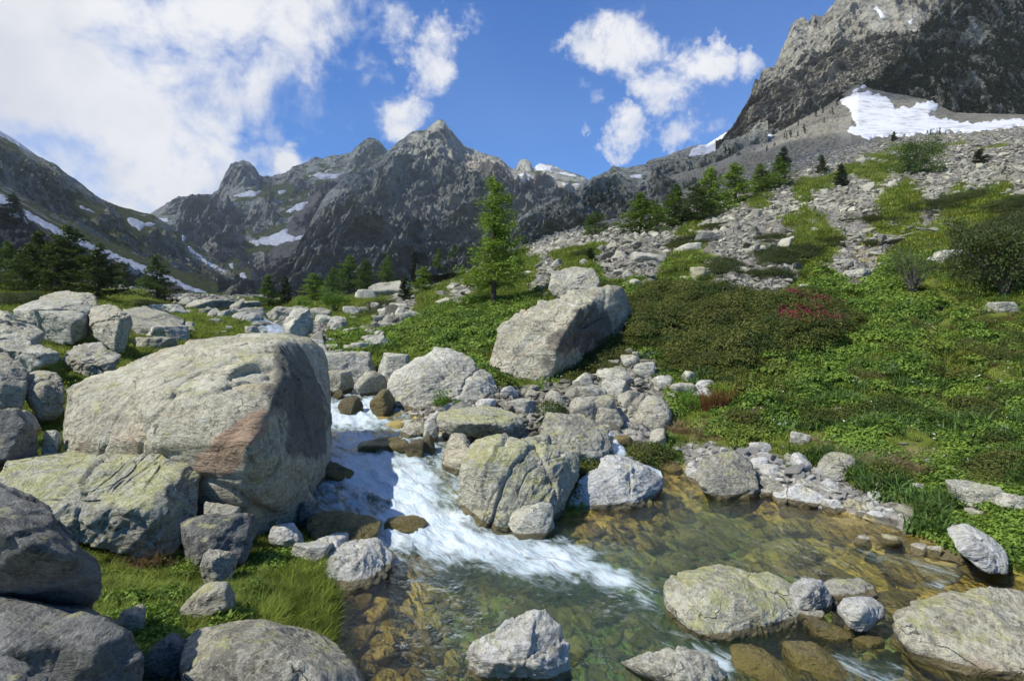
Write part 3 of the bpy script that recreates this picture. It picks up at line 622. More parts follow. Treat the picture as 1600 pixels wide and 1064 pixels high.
# ---------------------------------------------------------------- glimpses of the stream further up, and the little side fall
def ribbon(pts, widths, foam, label):
    P = np.array(pts, float); n = 50; q = np.linspace(0, len(P) - 1, n); C = np.stack([np.interp(q, np.arange(len(P)), P[:, i]) for i in range(3)], 1); Wd = np.interp(q, np.arange(len(P)), widths)
    d = np.gradient(C, axis=0); s = np.stack([-d[:, 1], d[:, 0], 0 * d[:, 0]], 1); s /= np.linalg.norm(s, axis=1)[:, None] + 1e-9; V = []
    for k in np.linspace(-1, 1, 15): V.append(C + s * (Wd * k / 2)[:, None] - np.array([0, 0, .10]) * abs(k) ** 3)
    V = np.stack(V, 1).reshape(-1, 3); V[:, 2] += .05 * ridged(V * 3, 4); me = mesh_np('stream', V, grid_faces(n, 15)); set_attr(me, 'foam', np.full(len(V), foam)); set_attr(me, 'turb', np.full(len(V), .8)); set_attr(me, 'deep', np.zeros(len(V)))
    tag(link('stream', me, M_WATER), label=label, kind='structure')
def gz(px, Y, up): g_ = ground(px, Y); g_[2] += up; return g_
ribbon([gz(505,20,.12),gz(478,22,.15),gz(446,25,.22),gz(425,28,.25),gz(412,31,.25),gz(402,35,.25),gz(394,41,.3)], [2.2,1.8,1.6,1.7,1.5,1.4,1.2], .45, 'narrow white reach of the stream coming down between boulders upstream')
ribbon([W3(950,676,12.4),W3(962,688,12.0),W3(966,700,11.5),W3(976,716,11.0),W3(1000,726,10.9),W3(1030,736,10.9)], [.3,.35,.3,.5,.6,.5], .75, 'little white side waterfall dropping into the pool')
# ---------------------------------------------------------------- rock
def rock_material(name, dark, light, lichen=.3, rust=.2, white=.15, rough=.88, algae=0.0, black=.25, scale=1.0):
    m, t = material(name); tc = t.n('ShaderNodeTexCoord').outputs['Object']; rnd = t.n('ShaderNodeObjectInfo').outputs['Random']
    g = t.n('ShaderNodeNewGeometry'); off = t.n('ShaderNodeCombineXYZ', inp={0: t.math('MULTIPLY', rnd, 37), 1: t.math('MULTIPLY', rnd, 91), 2: t.math('MULTIPLY', rnd, 53)}).outputs[0]
    v = t.vadd(t.vmul(tc, scale), off); nz = t.n('ShaderNodeSeparateXYZ', inp={0: g.outputs['Normal']}).outputs[2]
    n1 = t.noise(v, 1.3, 10, .68, .4); n2 = t.noise(v, 14, 9, .75); n3 = t.noise(v, 45, 4, .7); band = t.noise(t.mapping(v, (1, 1, 4.5), rot=(.5, .3, 0)), 2.6, 9, .66, .5)
    col = t.mix(t.step(n1, .32, .68), dark, light)
    col = t.mix(t.step(band, .40, .60), t.mix(.45, col, dark), col)
    col = t.mix(t.math('MULTIPLY', t.step(n2, .50, .62), .7), col, tuple(c * .45 for c in dark)); col = t.mix(t.math('MULTIPLY', t.step(n3, .52, .62), .5), col, tuple(min(.7, c * 1.45) for c in light))
    big = t.noise(t.vadd(v, (3, 8, 2)), .55, 5, .6, .5); col = t.mix(t.math('MULTIPLY', t.step(big, .50, .64), .45), col, tuple(min(.75, c * 1.25) for c in light)); col = t.mix(t.math('MULTIPLY', t.step(big, .48, .34), .5), col, tuple(c * .75 for c in dark))
    if rust:
        r = t.noise(t.vadd(v, (5, 2, 9)), .85, 8, .66, .6); col = t.mix(t.math('MULTIPLY', t.step(r, .66 - .16 * rust, .80 - .12 * rust), .75), col, t.mix(n2, (.20, .10, .05), (.42, .25, .14)))
    if white:
        r = t.noise(t.vadd(v, (15, 3, 1)), 3.1, 10, .72, .3); col = t.mix(t.math('MULTIPLY', t.step(r, .64 - .14 * white, .70 - .12 * white), .6), col, (.55, .54, .50))
    if lichen:
        r = t.noise(t.vadd(v, (1, 31, 7)), 2.6, 13, .82, .3); up = t.math('MULTIPLY', t.math('ADD', nz, -.2), .13); k = t.math('ADD', r, up)
        col = t.mix(t.math('MULTIPLY', t.step(k, .66 - .15 * lichen, .69 - .14 * lichen), .85), col, t.mix(n2, (.24, .24, .085), (.50, .48, .22)))
    if black:
        r = t.noise(t.vadd(v, (21, 1, 17)), 4.5, 11, .78, .2); col = t.mix(t.math('MULTIPLY', t.step(r, .60, .66), black), col, (.035, .033, .03))
    rm_ = t.rmf(t.mapping(v, (1, 1, 2.6), rot=(.5, .3, 0)), 1.9, 10, .62, .6); rs = t.rmf(v, 7.0, 8, .65, .3)
    col = t.mix(t.math('MULTIPLY', t.math('MULTIPLY', t.step(rm_, .45, .10), t.step(n1, .62, .44)), .75), col, tuple(c * .35 for c in dark)); col = t.mix(t.math('MULTIPLY', t.math('MULTIPLY', t.step(rs, .5, .1), t.step(band, .58, .44)), .65), col, tuple(c * .4 for c in dark)); col = t.mix(t.math('MULTIPLY', t.step(rs, 1.5, 2.2), .35), col, tuple(min(.75, c * 1.4) for c in light))
    st_ = t.math('ADD', t.math('MULTIPLY', t.attr('ruststain'), 1.0), t.math('MULTIPLY', t.math('SUBTRACT', n1, .5), 1.6)); col = t.mix(t.math('MULTIPLY', t.step(st_, .52, .74), .8), col, t.mix(band, (.27, .15, .08), (.52, .36, .23)))
    st_ = t.math('ADD', t.attr('lichenshade'), t.math('MULTIPLY', t.math('SUBTRACT', n1, .5), 1.8)); col = t.mix(t.math('MULTIPLY', t.step(st_, .45, .8), .75), col, t.mix(n2, (.03, .03, .028), (.12, .115, .10)))  # masked black: dark lichen and painted shade
    # fine joints
    jv = t.vadd(v, t.vmul(t.vadd(t.n('ShaderNodeTexNoise', inp={'Vector': v, 'Scale': 1.6, 'Detail': 5.0}).outputs[1], (-.5, -.5, -.5)), 1.1))
    jd = t.n('ShaderNodeTexVoronoi', feature='DISTANCE_TO_EDGE', inp={'Vector': t.mapping(jv, (1, 1, 1.9), rot=(.4, .5, 0)), 'Scale': .9}).outputs[0]
    jm = t.math('MULTIPLY', t.step(jd, .013, .002), t.step(n1, .50, .60)); col = t.mix(t.math('MULTIPLY', jm, .7), col, (.035, .03, .025))
    wet = t.attr('wet'); wv = t.step(t.math('ADD', wet, t.math('MULTIPLY', t.math('SUBTRACT', n2, .5), .5)), .35, .65)
    alg = t.mix(n1, (.05, .042, .016), (.20, .155, .055))
    col = t.mix(t.math('MULTIPLY', wv, .85), col, alg)
    if algae: col = t.mix(t.math('MULTIPLY', t.step(t.math('ADD', n1, t.math('MULTIPLY', n2, .3)), .50, .72), algae), col, (.19, .16, .045))
    h = t.math('ADD', t.math('MULTIPLY', n1, .9), t.math('ADD', t.math('MULTIPLY', n2, .40), t.math('ADD', t.math('MULTIPLY', band, .5), t.math('MULTIPLY', n3, .12))))
    h = t.math('ADD', t.math('SUBTRACT', h, t.math('MULTIPLY', jm, .5)), t.math('ADD', t.math('MULTIPLY', rm_, .30), t.math('MULTIPLY', rs, .14)))
    rg = t.math('MULTIPLY_ADD', wv, -.45 if rough > .5 else 0.0, rough)
    output(t, bsdf(t, col, rg, t.bump(h, 1.0, .07 / scale), .25)); return m
RM = dict(
 warm=rock_material('warm_granite', (.24, .215, .15), (.54, .50, .36), .22, .8, .4),
 lichen=rock_material('lichen_rock', (.22, .21, .155), (.50, .48, .36), .66, .15, .45),
 grey=rock_material('grey_rock', (.18, .168, .13), (.45, .425, .325), .25, .25, .25),
 pale=rock_material('pale_rock', (.27, .25, .19), (.58, .55, .425), .2, .3, .4),
 white=rock_material('white_rock', (.35, .34, .275), (.70, .675, .545), .02, .25, .5, black=.12),
 dark=rock_material('dark_rock', (.10, .10, .088), (.24, .235, .205), .12, .25, .15),
 yellow=rock_material('yellow_rock', (.25, .22, .13), (.50, .46, .28), .5, .2, .2),
 wet=rock_material('wet_rock', (.035, .03, .022), (.11, .09, .06), 0, .5, .0, rough=.3, algae=.35),
 algae=rock_material('algae_rock', (.06, .048, .022), (.21, .165, .075), 0, .7, .15, rough=.3, algae=.6))
_ico = {}
def ico(n):
    if n not in _ico:
        bm = bmesh.new(); bmesh.ops.create_icosphere(bm, subdivisions=n, radius=1.0); bm.verts.ensure_lookup_table()
        V = np.array([v.co[:] for v in bm.verts]); Fc = np.array([[v.index for v in f.verts] for f in bm.faces]); bm.free()
        _ico[n] = (V / np.linalg.norm(V, axis=1)[:, None], Fc)
    return _ico[n]
def rock_verts(N, d, sub, p, disp, rng, size, crack=.0, strata=.3, freq=1.0, joints=0):
    D, Fc = ico(sub); o = rng.uniform(0, 50, 3)
    # bulge the polytope a little so faces are not flat
    c = np.clip(D @ N.T, 0, None) / d[None]; c = c * (1 + .012 * perlin(D * 2.1 + o))[:, None]
    mx_ = c.max(1); r = 1.0 / (mx_ * ((c / mx_[:, None]) ** p).sum(1) ** (1.0 / p)); V = D * r[:, None]
    P = V / size * freq; q = P * 1.4 + o
    ax = rng.normal(size=3); ax[2] += 1.4; ax /= np.linalg.norm(ax); S = P + ax[None] * (P @ ax)[:, None] * 3.2
    n = .7 * fbm(q, 5, .52) + .75 * (ridged(q * 1.9, 5, .58)) + strata * 1.3 * (ridged(S * 1.9 + o, 5, .58)) + .16 * fbm(P * 11, 4, .65)
    st = perlin(q * 1.1 + 7) * 4.5; n = n + .55 * (np.floor(st) + smooth(.35, .5, st - np.floor(st)))  * .5
    dv = disp * size * n
    if joints:
        Wp = P + .07 * np.stack([fbm(P * 2.2 + 3, 3), fbm(P * 2.2 + 13, 3), fbm(P * 2.2 + 31, 3)], 1)
        for k in range(joints):
            nn = rng.normal(size=3); nn = nn * .8 + ax * (1.4 if k % 3 else 0); nn /= np.linalg.norm(nn); s_ = Wp @ nn - rng.uniform(-.6, .6)
            lim = smooth(-.15, .15, perlin(P * .9 + k * 5.1)); sg = rng.choice([-1, 1])
            dv += size * lim * (.030 * sg * smooth(-.006, .006, s_) - .035 * np.exp(-(s_ / .007) ** 2))
    if crack:
        k = fbm(P * .9 + o * 2, 3); dv -= crack * .7 * size * np.exp(-(k / .012) ** 2); k2 = fbm(S * .55 + o, 3); dv -= crack * .7 * size * np.exp(-(k2 / .012) ** 2)
    return V + D * dv[:, None], Fc
def wetness(V):
    s = w_sd(V[:, 0], V[:, 1]); W = w_level(V[:, 0], V[:, 1]); return smooth(.12, .03, V[:, 2] - W) * smooth(-.45, -.05, s) * (V[:, 1] < 21)
def put_rock(name, label, cat, V, Fc, mat, loc, group=None):
    me = mesh_np(name, V, Fc); set_attr(me, 'wet', wetness(V + loc[None])); o = link(name, me, RM[mat], loc=tuple(loc)); tag(o, label, cat, group); return o
def hull_rock(label, pts, mat, sub=6, p=16, disp=.03, chips=10, seed=0, name='boulder', crack=.03, strata=.35, extra3=(), chip=(.86, .98), drop=.30, stains=()):
    p *= 2.6; chips = int(chips * 1.6); P = np.array([W3(*q) for q in pts] + [np.array(e, float) for e in extra3])
    zl, zh = P[:, 2].min(), P[:, 2].max(); low = P[P[:, 2] < zl + .5 * (zh - zl)].copy(); low[:, 2] -= drop * (zh - zl); P = np.vstack([P, low]); lo, hi = P.min(0), P.max(0); c = P.mean(0) * .4 + (lo + hi) / 2 * .6
    bm = bmesh.new()
    for q in P: bm.verts.new(q - c)
    r = bmesh.ops.convex_hull(bm, input=bm.verts); bm.normal_update(); N, d = [], []
    for f in bm.faces:
        if f.calc_area() < 1e-7: continue
        nn = np.array(f.normal[:]); dd = nn @ np.array(f.verts[0].co[:])
        if dd < 0: nn, dd = -nn, -dd
        if dd > 1e-3: N.append(nn); d.append(dd)
    bm.free(); rng = np.random.RandomState(seed + 100); Pl = P - c
    # merge planes that nearly coincide
    N = np.array(N); d = np.array(d); keep = []
    for i in range(len(N)):
        if all(N[i] @ N[j] < .985 for j in keep): keep.append(i)
    N = N[keep]; d = d[keep]
    for k in range(chips):
        n = rng.normal(size=3); n /= np.linalg.norm(n); s = (Pl @ n).max(); N = np.vstack([N, n]); d = np.append(d, s * rng.uniform(*chip))
    size = float(np.linalg.norm(hi - lo)) / 2
    V, Fc = rock_verts(N, d, sub, p, disp, rng, size, crack, strata, joints=(11 if sub == 7 else 7 if sub == 6 else 3))
    o_ = put_rock(name, label, 'boulder' if name == 'boulder' else 'rock', V, Fc, mat, c)
    Vw = V + c
    for kind, poly in stains: set_attr(o_.data, kind, smooth(-34, 26, sdpoly(PX(Vw), PY(Vw), poly) + 16 * fbm(Vw * 1.6, 4)) * (Vw[:, 1] < c[1] + .3 * (hi - lo)[1]))  # masks: rust stains, and lichenshade for dark lichen and painted shade
    return o_
_HY = np.exp(np.linspace(math.log(2.2), math.log(225), 420))
def hit(px, py):
    """where the ray through a pixel meets the ground"""
    x = (px - 800) / F * _HY; z = z_ground(x, _HY); z = np.where((w_sd(x, _HY) > 0) & (_HY < 21), np.maximum(z, w_level(x, _HY)), z); row = HY - F * (z - HC) / _HY
    k = np.argmax(row <= py) if (row <= py).any() else int(np.argmin(row))
    if k > 0 and row[k] <= py:
        f = (row[k - 1] - py) / max(row[k - 1] - row[k], 1e-6); Y = _HY[k - 1] + f * (_HY[k] - _HY[k - 1])
    else: Y = _HY[k]
    return float(Y)
def blob_planes(a, b, c, rng, n=16, lo=.80):
    N = rng.normal(size=(n, 3)); N /= np.linalg.norm(N, axis=1)[:, None]
    N = np.vstack([N, [[1, 0, 0], [-1, 0, 0], [0, 0, 1], [0, 0, -1], [0, -1, 0], [0, 1, 0]]])
    d = np.sqrt((N[:, 0] * a) ** 2 + (N[:, 1] * b) ** 2 + (N[:, 2] * c) ** 2) * np.concatenate([rng.uniform(lo, 1.02, n), np.ones(6)]); return N, d
def blob_rock(label, cx, cy, w_, h_, mat, Y=None, seed=None, rnd=34, tilt=0, name='rock', group=None, cat='rock', sub=None, n=15, lo=.64, deep=.85):
    keep = Y and ((cx < 525 and cy > 780) or (cx < 110 and cy > 600) or 'leaning on the mid' in label or 'foot of the mid' in label or 'hollow' in label or 'tiny orange' in label or 'wedged' in label)
    if not keep: Y0 = hit(cx, cy + h_ * .42); Y = Y0 + .3 * w_ / F * Y0
    rng = np.random.RandomState(seed if seed is not None else int(cx * 7 + cy * 13) % 9999)
    a = w_ / 2 / F * Y * 1.12; hh = h_ / F * Y; c = hh * .72; b = deep * (a * .6 + c * .6)
    ctr = W3(cx, cy + h_ * .19, Y); gz_ = float(z_ground(np.array([ctr[0]]), np.array([Y]))[0]); top = ctr[2] + c
    if keep and ctr[2] - c > gz_ - .1 * hh: c = (top - gz_ + .12 * hh) / 2; ctr[2] = top - c
    N, d = blob_planes(a, b, c, rng, n, lo)
    if tilt:
        ca, sa = math.cos(R(tilt)), math.sin(R(tilt)); N = np.stack([N[:, 0] * ca - N[:, 2] * sa, N[:, 1], N[:, 0] * sa + N[:, 2] * ca], 1)
    size = (a + b + c) / 3; pxs = w_ * .64; sub = sub or (6 if pxs > 90 else 5 if pxs > 26 else 4)
    V, Fc = rock_verts(N, d, sub, rnd, .035, rng, size, .02 if pxs > 40 else 0, .3, joints=4 if pxs > 20 else 0)
    return put_rock(name, label, cat, V, Fc, mat, ctr, group)
# --- the great boulders, as outlines with depth
H = hull_rock
H('huge slanted boulder with rusty stains and a shaded black right side beside the upper cascade',
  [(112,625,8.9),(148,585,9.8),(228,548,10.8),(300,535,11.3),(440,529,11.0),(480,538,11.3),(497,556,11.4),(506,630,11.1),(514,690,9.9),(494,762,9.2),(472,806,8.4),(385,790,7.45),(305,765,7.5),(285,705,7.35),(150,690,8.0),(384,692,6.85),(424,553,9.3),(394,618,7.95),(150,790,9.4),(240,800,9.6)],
  'warm', 7, 44, .013, 1, 3, drop=.12, crack=.022, strata=.3, chip=(.95, .995), stains=[('ruststain', [(285,755),(300,715),(335,690),(380,640),(412,640),(418,670),(380,720),(330,745),(300,790)]), ('lichenshade', [(432,540),(500,540),(520,690),(500,720),(450,700),(425,620)])])  # black patch: dark lichen deepened with painted shade on the right face
H('low flat boulder covered in bright yellow-green lichen, in front of the huge slanted boulder',
  [(4,768,6.6),(38,732,7.3),(105,696,8.1),(220,686,8.3),(272,690,8.0),(304,712,7.3),(310,795,6.8),(258,868,6.4),(172,850,6.2),(95,830,6.1),(10,792,6.3),(230,792,6.25)],
  'lichen', 7, 24, .024, 8, 7, crack=.02, strata=.5, chip=(.92, .99), drop=.10)
H('dark shaded boulder overhanging the grass at the left edge of the photo',
  [(-60,740,3.5),(0,772,3.35),(70,812,3.2),(150,848,3.3),(180,880,3.35),(150,912,3.45),(78,944,3.6),(-70,935,3.6),(-90,800,3.0),(20,850,2.9),(120,870,3.05),(60,800,3.9),(-60,760,4.1)],
  'dark', 6, 18, .024, 6, 11, crack=.018)
H('dark grey boulder in the bottom left corner under the overhanging one',
  [(-80,925,3.2),(60,942,3.1),(175,968,3.0),(225,992,2.95),(232,1015,2.95),(212,1045,2.9),(170,1090,2.8),(-80,1150,2.6),(0,1010,2.75),(200,1110,3.1),(60,950,3.5),(180,975,3.4)],
  'dark', 6, 18, .022, 6, 12, crack=.02)
H('small dark rock in the very bottom left corner of the photo',
  [(-60,1020,2.5),(0,1030,2.45),(45,1046,2.42),(85,1066,2.4),(80,1110,2.4),(-60,1150,2.3),(40,1080,2.25)], 'dark', 5, 16, .03, 5, 13, name='rock')
H('rounded grey boulder with yellow lichen spots at the bottom edge below the grass bank',
  [(296,1000,3.75),(320,980,3.85),(372,975,3.9),(420,990,3.85),(500,1016,3.8),(535,1040,3.6),(556,1075,3.4),(560,1130,3.1),(300,1140,3.1),(292,1040,3.3),(350,1010,3.35),(450,1030,3.3),(480,1060,3.1),(300,1110,3.9),(540,1100,3.9)],
  'grey', 6, 14, .02, 6, 14, crack=.016)
H('dark grey rock slab lying just behind the bottom boulder',
  [(322,985,4.15),(345,970,4.2),(392,972,4.2),(452,992,4.1),(458,1006,4.0),(330,1005,4.0),(400,1040,4.0),(330,1040,4.2),(440,1040,4.3)], 'dark', 5, 14, .025, 5, 15, name='rock')
H('pointed pale rock with rusty stains standing alone in the near pool',
  [(720,1012,4.75),(768,978,4.85),(812,942,4.95),(838,938,4.95),(878,958,4.95),(892,1000,4.85),(895,1036,4.8),(842,1040,4.55),(762,1034,4.6),(830,990,4.65),(800,1080,4.9),(880,1090,5.0),(740,1060,4.9)],
  'white', 6, 16, .03, 8, 16, crack=.03, strata=.6)
H('low driftwood-shaped grey rock at the bottom edge of the pool',
  [(958,1030,4.75),(1000,1022,4.8),(1060,1016,4.85),(1100,1016,4.85),(1126,1038,4.75),(1128,1075,4.6),(1080,1080,4.5),(1040,1056,4.55),(1100,1110,4.8),(1000,1050,4.75)],
  'pale', 6, 14, .035, 6, 17, strata=.8)
H('broad rounded boulder with yellow lichen top and brown waterline in the pool',
  [(1022,942,5.75),(1040,912,5.95),(1085,890,6.25),(1130,882,6.4),(1175,884,6.4),(1205,898,6.3),(1240,930,6.1),(1285,958,5.9),(1288,972,5.75),(1255,994,5.5),(1180,1000,5.35),(1095,985,5.35),(1040,968,5.5),(1120,930,5.6),(1220,950,5.6),(1100,1040,5.9),(1250,1030,5.9)],
  'lichen', 7, 11, .022, 5, 18, crack=.012)
H('large peaked boulder with orange lichen at the right edge of the pool',
  [(1378,968,5.35),(1412,942,5.55),(1460,915,5.7),(1500,900,5.75),(1545,890,5.8),(1570,905,5.75),(1610,935,5.7),(1700,960,5.7),(1760,1000,5.5),(1720,1060,4.9),(1600,1050,4.75),(1500,1036,4.8),(1420,1000,5.0),(1520,960,5.2),(1500,1090,5.3),(1690,1120,5.3)],
  'warm', 7, 14, .024, 8, 19, crack=.018)
H('white angular rock between the lichen boulder and the striped grey rock',
  [(1228,925,5.85),(1238,910,5.95),(1262,902,6.0),(1288,906,6.0),(1299,925,5.95),(1298,945,5.85),(1272,955,5.75),(1240,950,5.75),(1262,925,5.7)], 'white', 6, 14, .03, 6, 20, name='rock')
H('striped dark grey rock behind the white rocks in the pool',
  [(1282,912,6.2),(1305,898,6.35),(1345,897,6.35),(1368,915,6.25),(1375,930,6.15),(1340,938,6.0),(1290,932,6.05)], 'grey', 6, 10, .02, 4, 21, name='rock', strata=.9)
H('oval white rock in the shallow water right of centre',
  [(1306,950,5.5),(1320,936,5.65),(1360,932,5.7),(1382,944,5.6),(1385,962,5.5),(1360,978,5.35),(1325,976,5.35),(1345,950,5.3)], 'white', 6, 10, .022, 5, 22, name='rock')
H('big grey boulder with lichen standing in the middle of the stream',
  [(716,758,8.5),(730,712,8.9),(745,690,9.2),(790,671,9.6),(850,680,9.9),(908,712,9.7),(908,735,9.4),(870,775,8.7),(842,806,8.25),(790,812,8.05),(742,803,8.15),(720,775,8.4),(760,720,8.45),(860,720,8.9),(800,860,8.6),(740,850,8.8)],
  'lichen', 7, 14, .022, 8, 23, crack=.02)
H('pale broad rock sloping into the pool right of the midstream boulder',
  [(888,790,8.9),(905,745,9.3),(935,716,10.0),(985,722,10.3),(1030,740,10.3),(1044,748,10.1),(1022,772,9.6),(985,790,9.1),(960,735,9.4),(940,820,9.1),(1010,800,9.7)], 'white', 6, 14, .026, 8, 24, crack=.02)
H('large grey boulder with flat slanting top below the rock pile',
  [(836,680,11.0),(842,650,11.5),(870,643,11.8),(905,648,11.8),(945,668,11.6),(962,692,11.2),(945,714,10.7),(892,706,10.4),(850,692,10.5),(900,740,10.9),(900,670,11.0)], 'grey', 6, 14, .022, 8, 25, crack=.02)
H('long flat slab with greenish top bridging a dark hollow by the stream',
  [(676,655,11.2),(690,642,11.8),(740,636,12.2),(806,645,12.0),(822,662,11.7),(815,678,11.3),(750,674,11.1),(700,672,11.0),(720,662,10.8),(790,662,11.0)], 'lichen', 6, 18, .022, 8, 26, crack=.02)
H('big pale domed boulder left of centre above the cascade',
  [(596,655,13.5),(602,610,14.0),(612,585,14.6),(635,555,15.2),(668,541,15.6),(700,545,15.8),(738,560,15.6),(765,585,15.2),(778,620,14.8),(770,655,14.0),(700,660,13.3),(640,658,13.2),(660,590,13.9),(740,600,14.2),(690,700,14),(620,580,16)],
  'pale', 7, 12, .024, 6, 27, crack=.012)
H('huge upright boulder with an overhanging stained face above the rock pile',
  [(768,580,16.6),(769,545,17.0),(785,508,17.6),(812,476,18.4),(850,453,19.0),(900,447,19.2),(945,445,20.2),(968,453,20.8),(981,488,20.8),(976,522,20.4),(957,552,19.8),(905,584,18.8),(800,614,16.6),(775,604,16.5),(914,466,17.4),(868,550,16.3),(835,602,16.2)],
  'warm', 7, 34, .022, 3, 28, crack=.03, chip=(.94, .99), drop=.12, stains=[('ruststain', [(862,552),(900,520),(950,500),(930,550),(870,570)]), ('lichenshade', [(900,490),(950,478),(962,520),(915,550),(850,572),(870,525)])])  # black patch paints the shade of the recess under the overhang
H('smaller grey boulder perched behind the top of the huge upright boulder',
  [(855,440,22.5),(858,425,23),(872,416,23.4),(905,413,23.6),(930,418,23.4),(937,436,22.8),(930,452,22.2),(880,452,22),(900,470,23)], 'grey', 6, 14, .025, 6, 29)
H('long sharp-edged pale boulder with a dark underside, left side of the valley',
  [(22,485,17.2),(40,474,18),(70,468,18.4),(130,470,18.4),(148,482,18),(145,505,17.2),(118,524,16.4),(70,520,16.8),(45,500,16.9),(122,498,16.2),(55,486,16.6)], 'pale', 6, 22, .018, 8, 30)
H('brown block on top of the long pale boulder',
  [(58,470,19),(64,462,19.2),(100,452,19.6),(140,453,19.6),(156,466,19.3),(150,490,18.8),(100,492,18.6),(60,490,18.7)], 'warm', 6, 18, .022, 8, 31)
H('rusty-topped grey boulder against the right end of the long pale boulder',
  [(140,480,17.6),(155,474,18.0),(188,475,18),(202,488,17.7),(203,512,17.2),(196,538,16.6),(180,532,16.2),(150,512,16.4),(142,500,16.8),(185,500,16.4)], 'warm', 6, 20, .02, 8, 32)
H('orange-stained rock at the left edge with a dark hollow',
  [(-30,480,14.4),(10,484,14.2),(45,505,13.6),(62,520,13.2),(50,532,12.8),(0,526,12.6),(-40,524,12.6),(10,500,13)], 'warm', 6, 16, .04, 8, 33, name='rock')
H('low pale rock slab under the orange-stained rock',
  [(-40,528,12.6),(0,522,12.8),(50,520,13),(75,532,12.8),(95,552,12.2),(60,556,11.9),(0,545,12.0),(40,575,12.2)], 'pale', 6, 16, .03, 6, 34, name='rock')
H('gnarled grey rock in the grass behind the huge slanted boulder',
  [(92,558,13.4),(120,537,13.9),(150,530,14.2),(165,533,14.1),(190,552,13.6),(178,566,13.2),(130,573,12.9),(115,560,13.1),(140,590,13.5)], 'grey', 6, 12, .045, 10, 35, name='rock')
H('rounded dark boulder at the left edge of the grassy bank',
  [(-60,600,9.6),(-40,555,10),(10,546,10.2),(35,562,10),(48,590,9.7),(40,607,9.4),(0,612,9.2),(-50,612,9.3),(0,580,9.3),(0,640,9.8)], 'grey', 6, 9, .02, 4, 36)
H('smooth grey boulder right of the rounded dark one on the bank',
  [(34,600,9.9),(45,578,10.2),(68,572,10.4),(92,584,10.3),(104,605,10),(100,622,9.7),(60,622,9.5),(40,615,9.6),(70,600,9.6),(70,650,9.9)], 'grey', 6, 9, .02, 4, 37)
H('long tilted slab of bare rock in the valley behind the left boulders',
  [(196,490,24),(200,478,26),(240,476,28),(262,486,27),(292,515,23),(285,525,22),(240,520,22),(205,510,22)], 'grey', 6, 16, .02, 6, 38)
H('big two-faced boulder with a dark overhang in the middle of the valley',
  [(440,508,24),(452,488,25),(462,478,25.5),(486,480,25.5),(490,500,25),(480,516,24),(452,514,23.2),(460,500,23.4)], 'pale', 6, 18, .03, 8, 39)
H('long pale leaning rock on the right bank at the pool outlet',
  [(1478,832,7.0),(1484,818,7.2),(1508,814,7.3),(1552,838,7.1),(1577,866,6.9),(1575,886,6.6),(1535,884,6.5),(1498,864,6.6),(1520,845,6.6)], 'white', 6, 16, .026, 8, 40, name='rock')
H('large grey speckled rock with a flat face at the far edge of the pool',
  [(1083,745,9.9),(1092,718,10.3),(1120,708,10.5),(1150,704,10.5),(1174,726,10.3),(1178,770,9.7),(1140,776,9.5),(1108,768,9.5),(1090,757,9.6),(1130,735,9.8),(1130,800,9.9)], 'grey', 6, 24, .02, 3, 41)
H('yellow-brown algae-covered boulder under thin water left of the cascade',
  [(476,822,7.6),(482,800,8.0),(520,793,8.2),(570,800,8.1),(590,815,7.8),(588,845,7.4),(540,850,7.1),(490,846,7.2),(530,815,7.5),(530,880,7.5)], 'algae', 6, 10, .02, 4, 42)
H('pale rounded rock lying at the foot of the cascade on the left shore',
  [(498,885,6.7),(520,860,7.0),(550,849,7.2),(590,850,7.2),(612,872,7.0),(612,888,6.8),(592,912,6.5),(535,925,6.3),(505,905,6.45),(560,870,6.65),(560,950,6.6)], 'white', 6, 11, .024, 6, 43, crack=.025)
